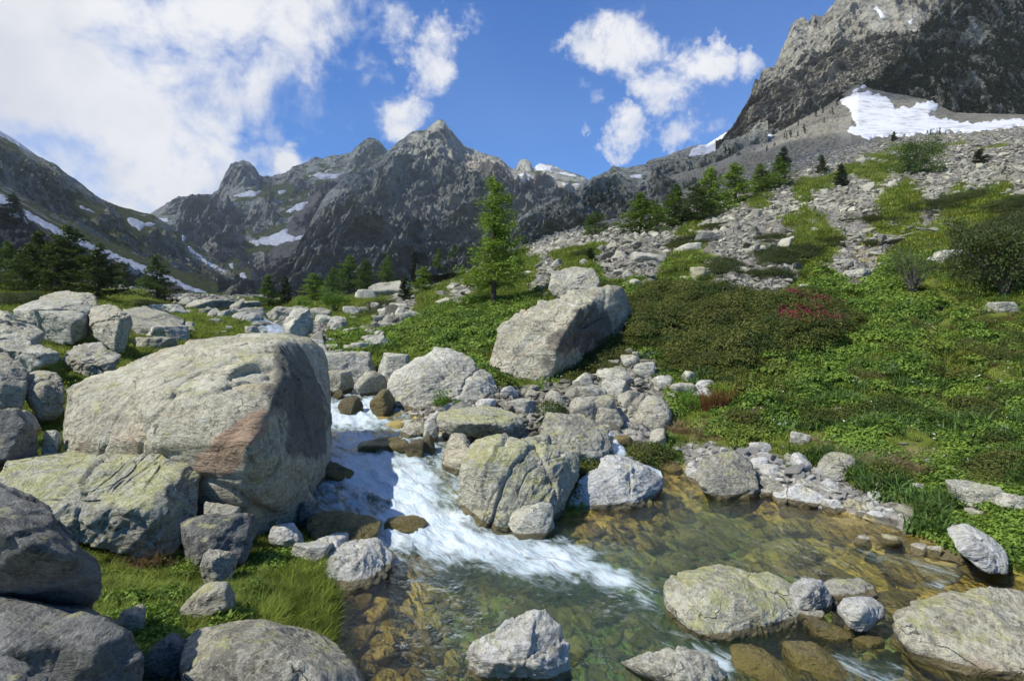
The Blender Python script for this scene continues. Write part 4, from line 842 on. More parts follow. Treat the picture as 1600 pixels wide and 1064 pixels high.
# --- smaller rocks: label, cx, cy, width, height (photograph pixels), material, options
B = blob_rock
for r in [
 # left bank and shore
 ('dark rock wedged at the right foot of the lichen boulder', 350,800,52,42,'grey',dict(Y=6.9)),
 ('low dark grey rock between the grass and the huge slanted boulder', 335,826,100,36,'dark',dict(Y=6.4)),
 ('small black wet rock at the base of the huge boulder by the water', 478,796,26,26,'dark',dict(Y=8.0)),
 ('small white rock on the shore beside the algae-covered boulder', 452,832,44,20,'white',dict(Y=7.2)),
 ('flat white shore rock left of the pale rounded rock', 486,858,62,28,'white',dict(Y=6.9)),
 ('small pale shore rock touching the grass bank', 512,852,60,26,'white',dict(Y=7.1)),
 ('grey rock half buried in the middle of the near grass bank', 325,937,86,42,'grey',dict(Y=4.9)),
 ('small pointed grey rock in the near grass', 202,965,36,34,'grey',dict(Y=4.3)),
 ('low grey rock at the back of the near grass bank', 335,866,50,22,'grey',dict(Y=5.9)),
 ('dark rock in the shadow behind the bottom boulder', 262,1012,68,46,'dark',dict(Y=3.6)),
 ('thin flat rock edge under the overhanging boulder', 122,946,54,18,'grey',dict(Y=4.1)),
 ('dark rock with dry grass at the left edge above the lichen boulder', 8,676,70,64,'dark',dict(Y=7.6)),
 ('small pale stone in the grass at the left edge', 38,640,32,18,'pale',dict(Y=8.6)),
 ('small flat stone on the grass left of the huge boulder', 82,669,24,8,'pale',dict(Y=8.0)),
 # cascade
 ('dark wet rock in the middle of the white water', 640,820,66,18,'wet',dict(Y=8.1)),
 ('rounded black rock under a thin sheet of falling water', 520,735,60,26,'wet',dict(Y=9.6)),
 ('ochre rock beside the upper stream with a wet top', 600,696,100,14,'algae',dict(Y=10.4)),
 ('small dark broken rock at the edge of the upper stream', 647,700,30,26,'wet',dict(Y=10.4)),
 ('smooth brown rock leaning on the midstream boulder', 722,708,62,50,'warm',dict(Y=9.9,rnd=12)),
 ('tiny wet stone in the upper white water', 517,612,16,12,'wet',dict(Y=14.6)),
 ('little round wet stone in the upper white water', 530,616,16,12,'wet',dict(Y=14.2)),
 ('brown boulder splitting the upper white water', 548,632,32,26,'wet',dict(Y=13.4)),
 ('dark ochre rock at the right rim of the upper fall', 598,630,34,40,'algae',dict(Y=13.6)),
 ('small flat pale rock at the foot of the midstream boulder', 828,797,72,26,'pale',dict(Y=8.1,tilt=-12)),
 # upper stream banks
 ('brown angular rock beside the upper stream', 520,600,56,36,'warm',dict(Y=15.6)),
 ('broad pale boulder above the upper stream', 542,578,84,50,'pale',dict(Y=16.8)),
 ('grey round boulder beside the upper stream', 578,599,48,42,'grey',dict(Y=15.4)),
 ('pale shoulder of rock touching the big domed boulder', 622,574,56,50,'pale',dict(Y=16.4)),
 ('dark slab between the huge boulder and the stream', 505,566,36,32,'grey',dict(Y=18)),
 ('small boulder just behind the top of the huge slanted boulder', 492,549,46,22,'grey',dict(Y=19)),
 ('flat pale boulder behind the upper stream', 528,556,50,16,'pale',dict(Y=20)),
 ('thin leaning slab on the grass above the domed boulder', 574,532,34,20,'grey',dict(Y=21,tilt=28)),
 ('pale flat rock on the grass beside the leaning slab', 588,535,42,20,'pale',dict(Y=21,tilt=14)),
 ('pale oval stone on the grassy slope left of the large larch', 641,494,26,14,'pale',dict(tilt=15)),
 ('low boulder at the rear left, behind the big two-faced boulder', 441,492,50,22,'grey',dict(Y=27)),
 ('rounded boulder at the left end of the upstream rocks', 398,490,34,18,'grey',dict(Y=30)),
 ('grey boulder right behind the two-faced boulder', 500,490,40,18,'grey',dict(Y=28)),
 ('wide low boulder lying in the valley', 256,523,76,28,'pale',dict(Y=20)),
 ('pair-like low grey stone behind the huge slanted boulder', 238,538,66,20,'grey',dict(Y=17.5)),
 ('low rock to the left of the small pine', 609,452,60,28,'grey',dict(Y=60)),
 ('pale rock in front of the grey one near the green shrub', 570,462,40,16,'pale',dict(Y=52)),
 ('rounded stone right of the bright green shrub', 550,486,22,14,'pale',dict(Y=34)),
 ('squarish rock on the upstream bank', 527,506,30,22,'pale',dict(Y=25)),
 ('long rock beside the squarish rock upstream', 506,500,34,16,'pale',dict(Y=26)),
 ('flat rock at the left of the valley under the trees', 322,480,74,20,'grey',dict(Y=34)),
 ('wide slab of rock under the small larch on the left', 265,486,60,18,'pale',dict(Y=33)),
 ('large worn slab on the valley floor', 380,478,56,16,'grey',dict(Y=38)),
 # pile between stream and hanging boulder
 ('white rounded stone right of the green tuft', 758,633,34,18,'white',dict(Y=12.4)),
 ('long rounded pale rock above the flat slab', 815,637,58,26,'pale',dict(Y=12.6)),
 ('round dark grey rock on the grass left of the rock pile', 866,627,36,30,'grey',dict(Y=13.2)),
 ('white broken stone at the foot of the huge upright boulder', 795,613,28,22,'white',dict(Y=15.4)),
 ('pale rock on the left shoulder of the rock pile', 911,596,30,26,'pale',dict(Y=14.6)),
 ('block-shaped pale rock in the rock pile', 927,613,38,24,'pale',dict(Y=13.6)),
 ('large pale rounded rock in the centre of the rock pile', 964,608,42,32,'pale',dict(Y=13.8)),
 ('cube-like rock low in the rock pile', 912,640,40,32,'grey',dict(Y=12.4)),
 ('wedge rock leaning against the cube-like one', 940,637,40,32,'grey',dict(Y=12.5,tilt=20)),
 ('pitted rounded rock at the bottom of the rock pile', 948,652,56,32,'grey',dict(Y=12.0)),
 ('long grey rock tilted up to the right in the rock pile', 983,625,38,26,'grey',dict(Y=13,tilt=28)),
 ('small dark rock in the gap of the rock pile', 987,642,20,20,'grey',dict(Y=12.8)),
 ('round dark boulder with a mossy side at the right of the rock pile', 1020,641,60,56,'grey',dict(Y=12.8,rnd=7)),
 ('tall grey stone beside the little side waterfall', 1028,684,30,30,'grey',dict(Y=11.9)),
 ('stone on the upper left of the rock pile', 952,585,36,20,'pale',dict(Y=15.2)),
 ('upper block of the rock pile', 1008,580,34,26,'pale',dict(Y=15.4)),
 ('pale jagged stone in the upper rock pile', 976,590,30,22,'pale',dict(Y=15)),
 ('topmost flat stone of the rock pile', 1010,556,42,12,'pale',dict(Y=17)),
 ('pale stone near the top left of the rock pile', 985,563,28,16,'pale',dict(Y=16.6)),
 ('cream rock with an orange side right of the rock pile', 1036,598,30,24,'pale',dict(Y=14)),
 ('white-topped stone in the shrubs right of the rock pile', 1079,588,32,22,'pale',dict(Y=15)),
 ('pale stone behind the fern-like plants', 1066,609,36,22,'pale',dict(Y=13.8)),
 ('whitish stone right of the one behind the fern-like plants', 1098,607,36,24,'white',dict(Y=13.8)),
 ('small grey rock leaning on the midstream boulder top', 845,683,46,24,'grey',dict(Y=10.2)),
 ('brown block in the little side waterfall', 975,690,40,18,'algae',dict(Y=11.8)),
 ('wet dark rock under the little side waterfall', 1003,706,34,26,'wet',dict(Y=11.6)),
 ('ochre stone lying in the water under the side waterfall', 1046,728,44,14,'algae',dict(Y=11.2)),
 ('small white rock in front of the slab hollow', 676,655,24,26,'white',dict(Y=11.6)),
 ('pale rounded rock under the left end of the flat slab', 650,672,44,26,'pale',dict(Y=11.0)),
 ('brown stone in the dark hollow under the slab', 667,690,24,20,'wet',dict(Y=10.9)),
 ('small pale stone among the gravel by the slab', 695,640,26,20,'white',dict(Y=12.2)),
 # right shore
 ('small white slanted rock leaning on the speckled rock', 1084,735,24,38,'white',dict(Y=10.9)),
 ('flat grey block on the grass above the shore rocks', 1190,700,30,14,'white',dict(Y=11.9)),
 ('white cracked stone behind the speckled rock', 1183,724,28,18,'white',dict(Y=11.2)),
 ('grey flat stone left of the leafy tuft on the shore', 1201,736,32,18,'white',dict(Y=10.8)),
 ('rounded cream stone below the flat grey stone', 1200,754,24,18,'pale',dict(Y=10.3)),
 ('dark rounded stone on the waterline', 1212,763,28,20,'grey',dict(Y=10.1)),
 ('round stone lying at the water right of the speckled rock', 1188,769,26,14,'pale',dict(Y=10.1)),
 ('low grey stone in the grass above the leafy tuft', 1233,714,18,14,'grey',dict(Y=11.4)),
 ('upright pale stone right of the leafy tuft', 1251,721,24,26,'white',dict(Y=11.1)),
 ('lone pale rock in the grass above the shore', 1249,685,26,22,'pale',dict(Y=12.6)),
 ('domed grey boulder half sunk in the right bank', 1303,730,54,36,'grey',dict(Y=10.9)),
 ('broad white broken rock on the right waterline', 1258,775,70,34,'white',dict(Y=9.5)),
 ('white smooth pebble left of the broad white rock', 1222,778,20,16,'white',dict(Y=9.6)),
 ('grey tilted rock above the broad white rock', 1296,762,40,26,'white',dict(Y=9.8,tilt=20)),
 ('pale rock between the leafy tuft and the waterline', 1262,757,34,20,'pale',dict(Y=10)),
 ('white triangular rock at the waterline with an orange rim', 1302,790,32,22,'white',dict(Y=9.1)),
 ('ochre rock by the water right of the white triangular one', 1335,788,30,16,'yellow',dict(Y=9.1)),
 ('small round cream stone in the bank plants', 1359,790,20,18,'pale',dict(Y=8.9)),
 ('pale stone high on the stony part of the bank', 1365,747,24,14,'white',dict(Y=10.1)),
 ('greyish stone below the pale one on the stony bank', 1371,760,22,14,'pale',dict(Y=9.8)),
 ('little white stone on the stony bank', 1366,774,18,12,'white',dict(Y=9.3)),
 ('flat white stone at the shallow outlet', 1369,804,30,12,'white',dict(Y=8.6)),
 ('small flat grey stone at the shallow outlet', 1346,802,22,10,'white',dict(Y=8.7)),
 ('rounded pale stone in the plants by the outlet', 1433,762,26,18,'pale',dict(Y=9.3)),
 ('large cracked pale rock in the right bank plants', 1531,780,72,40,'pale',dict(Y=8.6)),
 ('pale rock cut by the right edge of the photo', 1590,790,44,38,'pale',dict(Y=8.4)),
 ('flat grey stone below the large cracked rock', 1525,803,36,14,'pale',dict(Y=8.2)),
 ('small round stone right of the leaning outlet rock', 1552,826,16,14,'pale',dict(Y=7.9)),
 ('smooth grey stone in the shallow rapids', 1348,846,28,14,'grey',dict(Y=7.85)),
 ('yellowish stone in the shallow rapids', 1393,844,26,16,'yellow',dict(Y=7.9)),
 ('rounded wet stone near the outlet bank', 1458,860,20,20,'grey',dict(Y=7.5)),
 ('grey wet stone at the outlet left of the rounded one', 1440,860,28,16,'grey',dict(Y=7.55)),
 ('low wet rock slab in front of the leaning outlet rock', 1492,872,50,14,'grey',dict(Y=7.3)),
 ('small white pebble between the two white pool rocks', 1304,944,20,13,'white',dict(Y=6.15)),
 ('tiny orange-topped pebble on the white pebble', 1312,932,18,11,'pale',dict(Y=6.3)),
 ('dark smooth stone between the lichen boulder and the oval white rock', 1262,963,42,24,'grey',dict(Y=5.9)),
 ('wet dark stone with stripes below the oval white rock', 1300,987,56,24,'wet',dict(Y=5.5)),
 ('brown wet stone right of the striped wet one', 1338,984,38,16,'wet',dict(Y=5.6)),
 ('ochre stone just under the surface by the peaked boulder', 1360,1000,50,16,'algae',dict(Y=5.35)),
 ('green-grey submerged boulder at the bottom of the pool', 1196,1048,112,42,'algae',dict(Y=4.95)),
 ('golden algae-covered boulder at the bottom right', 1280,1042,98,36,'algae',dict(Y=5.0)),
 # meadow
 ('rock half hidden in a grassy hollow of the green slope', 1328,643,58,18,'pale',dict()),
 ('small white stone low on the green slope', 1453,630,18,9,'white',dict()),
 ('leftmost stone of the little group on the green slope', 1371,518,14,10,'pale',dict()),
 ('middle upper stone of the little group on the green slope', 1391,521,20,8,'pale',dict()),
 ('right stone of the little group on the green slope', 1412,521,22,10,'pale',dict()),
 ('flat front stone of the little group on the green slope', 1397,530,34,12,'pale',dict()),
 ('flat pale boulder in the meadow near the right edge', 1564,482,46,18,'pale',dict()),
 ('pale slab behind the bare-stemmed shrub', 1484,406,70,24,'pale',dict()),
 ('long whitish rock lying in the bright leafy patch', 1337,430,56,16,'pale',dict()),
 ('yellowish flat stone in the bright leafy patch', 1366,436,28,8,'yellow',dict()),
 ('yellow lichen-covered rock beside a dark juniper', 1093,428,28,20,'yellow',dict()),
 ('lower yellow stone beside the lichen-covered rock', 1068,438,18,12,'yellow',dict()),
 ('dark cube-shaped rock on the scree', 1103,373,34,16,'dark',dict()),
 ('bright stone with a flat top below the juniper mat', 981,433,20,12,'pale',dict()),
 ('flat pale stone right of the perched boulder', 994,441,24,10,'pale',dict()),
 ('small stone leaning on the green slope above the leafy patch', 1321,411,22,10,'pale',dict()),
 ('stone under the roots of the bare-stemmed shrub', 1425,474,30,16,'grey',dict()),
 ('grey stone at the left foot of the pink-flowered shrub', 1254,451,20,12,'pale',dict()),
 ('large pale flat rock in the scree above the perched boulder', 1010,402,60,14,'pale',dict()),
 ('pale rock lying on the scree left of the dark cube rock', 1075,388,44,12,'pale',dict()),
]:
    lab, cx, cy, w_, h_, mt, op = r
    B(lab, cx, cy, w_, h_, mt, **op)
# --- stones of one sort that nothing tells apart, scattered by kind of place
RNG = np.random.RandomState(5)
def in_poly(poly, n):
    poly = np.array(poly, float); lo, hi = poly.min(0), poly.max(0); out = []
    while len(out) < n:
        q = RNG.uniform(lo, hi, (n * 4, 2)); s = sdpoly(q[:, 0], q[:, 1], poly); out += [tuple(a) for a in q[s > 0]]
    return out[:n]
for label, group, poly, n, (s0, s1), mats in [
 ('one of the many loose grey stones strewn on the valley floor upstream', 'loose stones on the valley floor upstream', [(380,500),(500,478),(640,480),(610,520),(560,560),(500,545),(400,530)], 46, (10, 26), ('grey','pale','pale')),
 ('one of the loose stones on the left valley floor below the trees', 'loose stones on the left valley floor', [(150,478),(360,470),(420,500),(400,528),(300,530),(200,500)], 34, (10, 30), ('grey','pale')),
 ('one of the small broken stones filling the rock pile under the huge upright boulder', 'small stones of the rock pile', [(900,600),(985,548),(1040,556),(1050,620),(1010,680),(940,670),(890,650)], 40, (10, 22), ('pale','grey','pale')),
 ('one of the small whitish stones along the right shore of the pool', 'whitish stones on the right shore', [(1075,712),(1110,700),(1180,706),(1260,745),(1330,770),(1420,800),(1400,815),(1300,792),(1230,768),(1180,722),(1090,722)], 46, (7, 17), ('white','pale','white')),
 ('one of the pale gravel stones between the domed boulder and the flat slab', 'pale stones beside the flat slab', [(600,668),(680,632),(800,628),(830,640),(760,646),(690,650),(640,680)], 30, (8, 20), ('white','pale','pale'))]:
    for (qx, qy) in in_poly(poly, n):
        ww = RNG.uniform(s0, s1) * RNG.uniform(.7, 1.1); B(label, qx, qy, ww, ww * RNG.uniform(.45, .8), mats[RNG.randint(len(mats))], name='stone', cat='stone', group=group, sub=4, seed=RNG.randint(9999))
# ---------------------------------------------------------------- masses nobody could count (instances on points)
def source(name, meshes, mat):
    c = bpy.data.collections.new(name)
    for k, me in enumerate(meshes):
        if not me.materials: me.materials.append(mat)
        o = bpy.data.objects.new('%s_source_%02d' % (name, k), me); c.objects.link(o)
    return c
def scatter(name, label, cat, P, rot, scl, coll, nsrc):
    me = bpy.data.meshes.new(name); me.vertices.add(len(P)); me.vertices.foreach_set('co', np.ascontiguousarray(P, np.float32).ravel())
    a = me.attributes.new('rot', 'FLOAT_VECTOR', 'POINT'); a.data.foreach_set('vector', np.ascontiguousarray(rot, np.float32).ravel())
    scl = np.asarray(scl, np.float32)
    if scl.ndim == 1: scl = np.repeat(scl[:, None], 3, 1)
    a = me.attributes.new('scl', 'FLOAT_VECTOR', 'POINT'); a.data.foreach_set('vector', np.ascontiguousarray(scl).ravel())
    a = me.attributes.new('idx', 'INT', 'POINT'); a.data.foreach_set('value', np.random.RandomState(len(P)).randint(0, nsrc, len(P)).astype(np.int32))
    o = bpy.data.objects.new(name, me); COL.objects.link(o)
    g = bpy.data.node_groups.new(name, 'GeometryNodeTree'); g.interface.new_socket('Geometry', in_out='INPUT', socket_type='NodeSocketGeometry'); g.interface.new_socket('Geometry', in_out='OUTPUT', socket_type='NodeSocketGeometry')
    N = g.nodes; L = g.links; gi = N.new('NodeGroupInput'); go = N.new('NodeGroupOutput'); ip = N.new('GeometryNodeInstanceOnPoints'); ci = N.new('GeometryNodeCollectionInfo')
    ci.inputs['Collection'].default_value = coll; ci.inputs['Separate Children'].default_value = True; ci.inputs['Reset Children'].default_value = True
    def na(n_, ty):
        x = N.new('GeometryNodeInputNamedAttribute'); x.data_type = ty; x.inputs['Name'].default_value = n_; return [s for s in x.outputs if s.enabled and s.name == 'Attribute'][0]
    er = N.new('FunctionNodeEulerToRotation'); L.new(na('rot', 'FLOAT_VECTOR'), er.inputs[0])
    L.new(gi.outputs[0], ip.inputs['Points']); L.new(ci.outputs[0], ip.inputs['Instance']); ip.inputs['Pick Instance'].default_value = True
    L.new(na('idx', 'INT'), ip.inputs['Instance Index']); L.new(er.outputs[0], ip.inputs['Rotation']); L.new(na('scl', 'FLOAT_VECTOR'), ip.inputs['Scale']); L.new(ip.outputs[0], go.inputs[0])
    md = o.modifiers.new('scatter', 'NODES'); md.node_group = g
    return tag(o, label, cat, kind='stuff')
SR = np.random.RandomState(21)
def rocks_source(name, mat, n, sub, lo=.6, rnd=30, flat=.55):
    out = []
    for k in range(n):
        rng = np.random.RandomState(300 + k); N, d = blob_planes(rng.uniform(.8, 1.2), rng.uniform(.6, 1), rng.uniform(flat * .7, flat * 1.3), rng, 12, lo)
        V, Fc = rock_verts(N, d, sub, rnd, .045, rng, 1.0, 0, .4); out.append(mesh_np('%s_%d' % (name, k), V, Fc, name == 'riverbed_cobbles'))
    return source(name, out, mat)
def fan(n, px0, px1, Y0, Y1):
    px = SR.uniform(px0, px1, n); Y = np.exp(SR.uniform(math.log(Y0), math.log(Y1), n)); x = (px - 800) / F * Y
    return np.stack([x, Y, z_ground(x, Y)], 1)
def stone_mat(name, a, b, lich=(.33, .32, .14), wet=False):
    m, t = material(name); rnd = t.n('ShaderNodeObjectInfo').outputs['Random']; tc = t.n('ShaderNodeTexCoord').outputs['Object']; v = t.vadd(tc, t.n('ShaderNodeCombineXYZ', inp={0: t.math('MULTIPLY', rnd, 40)}).outputs[0])
    n1 = t.noise(v, 2.2, 7, .7); n2 = t.noise(v, 9, 6, .75); col = t.mix(rnd, a, b); col = t.mix(t.step(n1, .5, .8), col, tuple(c * .55 for c in a)); col = t.mix(t.math('MULTIPLY', t.step(n2, .58, .66), .45), col, lich)
    output(t, bsdf(t, col, .35 if wet else .9, t.bump(t.math('ADD', n1, n2), .8, .12), .3)); return m
M_SCREE = stone_mat('scree_stone', (.17, .158, .115), (.48, .455, .34)); M_COBBLE = stone_mat('riverbed_cobble', (.13, .105, .04), (.56, .44, .15), (.20, .20, .04), True)
def chunks(name, mat, n, np_=12):
    out = []
    for k in range(n):
        rng = np.random.RandomState(500 + k); q = rng.normal(size=(np_, 3)); q /= np.linalg.norm(q, axis=1)[:, None]; q *= rng.uniform(.75, 1.1, (np_, 1)); q *= np.array([rng.uniform(.8, 1.3), rng.uniform(.6, 1), rng.uniform(.35, .75)])
        bm = bmesh.new(); [bm.verts.new(v) for v in q]; r = bmesh.ops.convex_hull(bm, input=bm.verts); bmesh.ops.delete(bm, geom=[v for v in bm.verts if not v.link_faces], context='VERTS')
        bmesh.ops.bevel(bm, geom=bm.edges[:], offset=.05, segments=1, affect='EDGES'); me = bpy.data.meshes.new('%s_%d' % (name, k)); bm.to_mesh(me); bm.free(); out.append(me)
    return source(name, out, mat)
scree_src = chunks('scree_stones', M_SCREE, 10, 13); scree_far = chunks('scree_blocks', M_SCREE, 8, 11)
P = fan(110000, -200, 1800, 9, 70); s = scree_amount(P); ok = (SR.uniform(size=len(P)) < np.clip(s * 1.1 - .05, .02, 1) * np.clip(.7 + 1.2 * fbm(P / 3.0, 3), .10, 1)) & (w_sd(P[:, 0], P[:, 1]) < .05) & (bush_mask(P) < 0); P = P[ok]
sz = np.clip(SR.lognormal(-2.65, .68, len(P)) * np.clip(P[:, 1] / 22, .62, 1.9), .03, .9)
shore = (P[:, 1] < 13.5) & (PX(P) > 1040); near = (P[:, 1] < 26) & ~shore; M_PEB = stone_mat('pale_gravel', (.27, .26, .225), (.60, .575, .50)); peb_src = chunks('shore_gravel', M_PEB, 8, 14)
for nm, sel, src, k, lab in (('shore_gravel', shore, peb_src, 8, 'pale gravel and broken white stones along the right shore of the pool'), ('scree', near, scree_src, 10, 'loose pale grey scree and gravel strewn over the nearer slopes and banks'), ('scree', P[:, 1] >= 26, scree_far, 8, 'wide field of pale broken scree covering the far right slope')):
    Q = P[sel].copy(); Q[:, 2] += sz[sel] * .12; scatter(nm, lab, 'scree', Q, np.stack([SR.normal(0, .25, sel.sum()), SR.normal(0, .25, sel.sum()), SR.uniform(0, 6.28, sel.sum())], 1), np.stack([sz[sel] * SR.uniform(.8, 1.3, sel.sum()), sz[sel], sz[sel] * SR.uniform(.6, 1.1, sel.sum())], 1), src, k)
P = fan(60000, -200, 1800, 60, 215); s = np.maximum(scree_amount(P), .0); P = P[SR.uniform(size=len(P)) < s]; sz = SR.lognormal(-1.35, .55, len(P)).clip(.1, 1.6)
scatter('scree', 'distant stony slope of broken blocks below the talus', 'scree', P, np.stack([SR.normal(0, .3, len(P)), SR.normal(0, .3, len(P)), SR.uniform(0, 6.28, len(P))], 1), sz, scree_far, 8)
# riverbed
cob = rocks_source('riverbed_cobbles', M_COBBLE, 8, 3, .8, 12, .5)
P = fan(11000, -300, 2300, 3.2, 14); s = w_sd(P[:, 0], P[:, 1]); P = P[(s > -.05) & (s < 9) & ~((w_level(P[:, 0], P[:, 1]) > .03) & (s > .3)) & ~((P[:, 1] > 6.9) & (PX(P) < 760) & (s > .4))]; n = len(P); sz = SR.lognormal(-3.1, .7, n).clip(.02, .3) * np.clip(P[:, 1] / 6, .7, 1.6); P[:, 2] += sz * .1
P[:, 2] = np.minimum(P[:, 2], w_level(P[:, 0], P[:, 1]) - .05 - sz * .3 + .09 * (SR.uniform(size=n) < .06))
scatter('riverbed_cobbles', 'golden-brown cobbles on the bed of the clear pool', 'riverbed', P, np.stack([SR.normal(0, .2, n), SR.normal(0, .2, n), SR.uniform(0, 6.28, n)], 1), np.stack([sz * 1.2, sz, sz * .8], 1), cob, 8)

# ---------------------------------------------------------------- leaves and blades
def leaf_mat(name, a, b, trans=.35, rough=.6, spec=.25):
    m, t = material(name); rnd = t.n('ShaderNodeObjectInfo').outputs['Random']; n = t.noise(t.n('ShaderNodeNewGeometry').outputs['Position'], .9, 5, .7)
    n2 = t.noise(t.n('ShaderNodeTexCoord').outputs['Object'], 9, 2, .5)
    col = t.mix(t.step(t.math('ADD', t.math('MULTIPLY', rnd, .45), t.math('ADD', t.math('MULTIPLY', n, .75), t.math('MULTIPLY', n2, .35))), .45, 1.0), a, b)
    n3 = t.noise(t.n('ShaderNodeNewGeometry').outputs['Position'], .33, 6, .7); col = t.mix(t.math('MULTIPLY', t.step(n3, .52, .64), .45), col, tuple((x_ + y_) * .5 * k_ for x_, y_, k_ in zip(a, b, (1.15, .72, .8)))); col = t.mix(t.math('MULTIPLY', t.step(n3, .46, .34), .4), col, tuple(y_ * k_ for y_, k_ in zip(b, (.55, .62, .7))))
    p = bsdf(t, col, rough, None, spec); tr = t.n('ShaderNodeBsdfTranslucent', inp={0: t.mix(.3, col, (.20, .26, .02))}).outputs[0]
    output(t, t.n('ShaderNodeMixShader', inp={0: trans, 1: p, 2: tr}).outputs[0]); return m
M_GRASS = leaf_mat('grass_blades', (.06, .098, .012), (.26, .32, .042)); M_HERB = leaf_mat('herb_leaves', (.03, .082, .010), (.23, .335, .048)); M_GRASS2 = leaf_mat('broad_blade_leaves', (.04, .085, .015), (.13, .22, .05)); M_DRY = leaf_mat('dry_grass', (.20, .13, .06), (.45, .33, .19))
M_JUN = leaf_mat('juniper_leaves', (.016, .030, .007), (.062, .078, .018), .2); M_RHOD = leaf_mat('rhododendron_leaves', (.026, .058, .010), (.14, .145, .03), .3); M_PINK = leaf_mat('pink_petals', (.20, .015, .045), (.36, .03, .09), .3)
M_YEL = leaf_mat('yellow_petals', (.75, .55, .02), (.85, .65, .04), .3); M_WHT = leaf_mat('white_petals', (.75, .75, .70), (.85, .85, .8), .3)
def blades(n, h, spread, width, rng, lean=.5, segs=3, r0=.05):
    V, T = [], []
    for k in range(n):
        a = rng.uniform(0, 6.283); r = r0 * math.sqrt(rng.uniform()); b = np.array([math.cos(a) * r, math.sin(a) * r, -.02]); d = rng.uniform(0, 6.283); dv = np.array([math.cos(d), math.sin(d), 0]); sd = np.array([-dv[1], dv[0], 0])
        hh = h * rng.uniform(.5, 1.1); ln = spread * rng.uniform(.3, 1.2) * hh; i0 = len(V)
        for j in range(segs + 1):
            q = j / segs; c = b + np.array([0, 0, hh * (q - lean * .45 * q * q)]) + dv * ln * q * q; wd = width * (1 - q) ** .7 * .5
            if j < segs: V += [c - sd * wd, c + sd * wd]
            else: V += [c]
        for j in range(segs - 1): T += [(i0 + 2 * j, i0 + 2 * j + 1, i0 + 2 * j + 3), (i0 + 2 * j, i0 + 2 * j + 3, i0 + 2 * j + 2)]
        j = segs - 1; T.append((i0 + 2 * j, i0 + 2 * j + 1, i0 + 2 * j + 2))
    return np.array(V), np.array(T)
def leaves(n, R_, h, ls, rng, up=.6, shape='dome', aspect=.62):
    """n small folded leaves filling a dome of radius R_ and height h"""
    V, T = [], []
    for k in range(n):
        a = rng.uniform(0, 6.283); r = math.sqrt(rng.uniform()); q = rng.uniform(.35, 1) if shape == 'dome' else rng.uniform(0, 1)
        c = np.array([math.cos(a) * r * R_, math.sin(a) * r * R_, h * q * math.sqrt(max(0, 1 - r * r * .85))])
        nn = rng.normal(size=3) * .55 + np.array([math.cos(a) * r, math.sin(a) * r, up + .4]); nn /= np.linalg.norm(nn)
        u = np.cross(nn, rng.normal(size=3)); u /= np.linalg.norm(u); v = np.cross(nn, u); L = ls * rng.uniform(.6, 1.25); w_ = L * aspect * .5; i = len(V)
        V += [c - u * L * .5, c + v * w_ + nn * L * .10, c + u * L * .5 - nn * L * .08, c - v * w_ + nn * L * .10]; T += [(i, i + 1, i + 2), (i, i + 2, i + 3)]
    return np.array(V), np.array(T)
def src_of(name, fn, k, mat, base=0):
    return source(name, [mesh_np('%s_%d' % (name, j), *fn(np.random.RandomState(base + j)), smooth_=False) for j in range(k)], mat)
g_near = src_of('grass_tufts', lambda r: blades(70, .15, .9, .006, r, r0=.09), 5, M_GRASS, 10); g_far = src_of('grass_clumps', lambda r: blades(46, .17, 1.0, .018, r, segs=2, r0=.20), 5, M_GRASS, 20)
h_near = src_of('herbs', lambda r: leaves(110, .13, .13, .032, r), 5, M_HERB, 30); h_far = src_of('leafy_plants', lambda r: leaves(75, .26, .20, .085, r), 5, M_HERB, 40)
d_near = src_of('dry_tufts', lambda r: blades(60, .24, 1.6, .007, r, lean=.9, r0=.07), 4, M_DRY, 50)
j_src = src_of('juniper', lambda r: leaves(330, .50, .42, .065, r, .4, 'dome', .4), 4, M_JUN, 60); r_src = src_of('rhododendron', lambda r: leaves(330, .48, .45, .08, r, .5, 'dome', .45), 4, M_RHOD, 70)
def ry(n, tilt=.12): return np.stack([SR.normal(0, tilt, n), SR.normal(0, tilt, n), SR.uniform(0, 6.283, n)], 1)
def veg_ok(P, wet=-.12): return (w_sd(P[:, 0], P[:, 1]) < wet) & (bush_mask(P) < 2)
# near grass
P = fan(16000, -150, 700, 2.6, 9); s = scree_amount(P); soil = cover_mask(P, 'soil'); nn = fbm(P * 1.3, 3); ok = veg_ok(P, -.02) & (s < .5) & (SR.uniform(size=len(P)) < np.clip(.62 + nn, .1, 1)); P = P[ok]
scatter('grass', 'long fine green grass on the near left bank', 'grass', P, ry(len(P)), SR.uniform(.55, 1.25, len(P)), g_near, 5)
P = fan(9000, -150, 620, 3.2, 9); nn = fbm(P * 1.7 + 9, 3); P = P[veg_ok(P, -.05) & (scree_amount(P) < .5) & (nn > .05)]
scatter('leafy_herbs', 'low leafy herbs among the grass of the near left bank', 'herbs', P, ry(len(P)), SR.uniform(.6, 1.4, len(P)), h_near, 5)
P = fan(115000, -250, 1850, 7.5, 130); s = scree_amount(P); nn = fbm(P / np.clip(P[:, 1:2] / 9, .6, 4) , 3); ok = veg_ok(P) & (s < .55) & (SR.uniform(size=len(P)) < np.clip(.66 - nn * .7, .3, 1)); P = P[ok]; n = len(P)
scatter('grass', 'green meadow grass covering the slopes on both sides of the stream', 'grass', P, ry(n), SR.uniform(.6, 1.2, n) * np.clip(P[:, 1] / 16, .7, 4.0) * .9, g_far, 5)
P = fan(30000, 100, 560, 3.6, 7.2); s_ = w_sd(P[:, 0], P[:, 1]); P = P[(s_ < -.03) & (s_ > -.50)]
scatter('grass', 'tall grass fringe hanging over the edge of the near left bank', 'grass', P, ry(len(P), .35), SR.uniform(.8, 1.6, len(P)), g_near, 5)
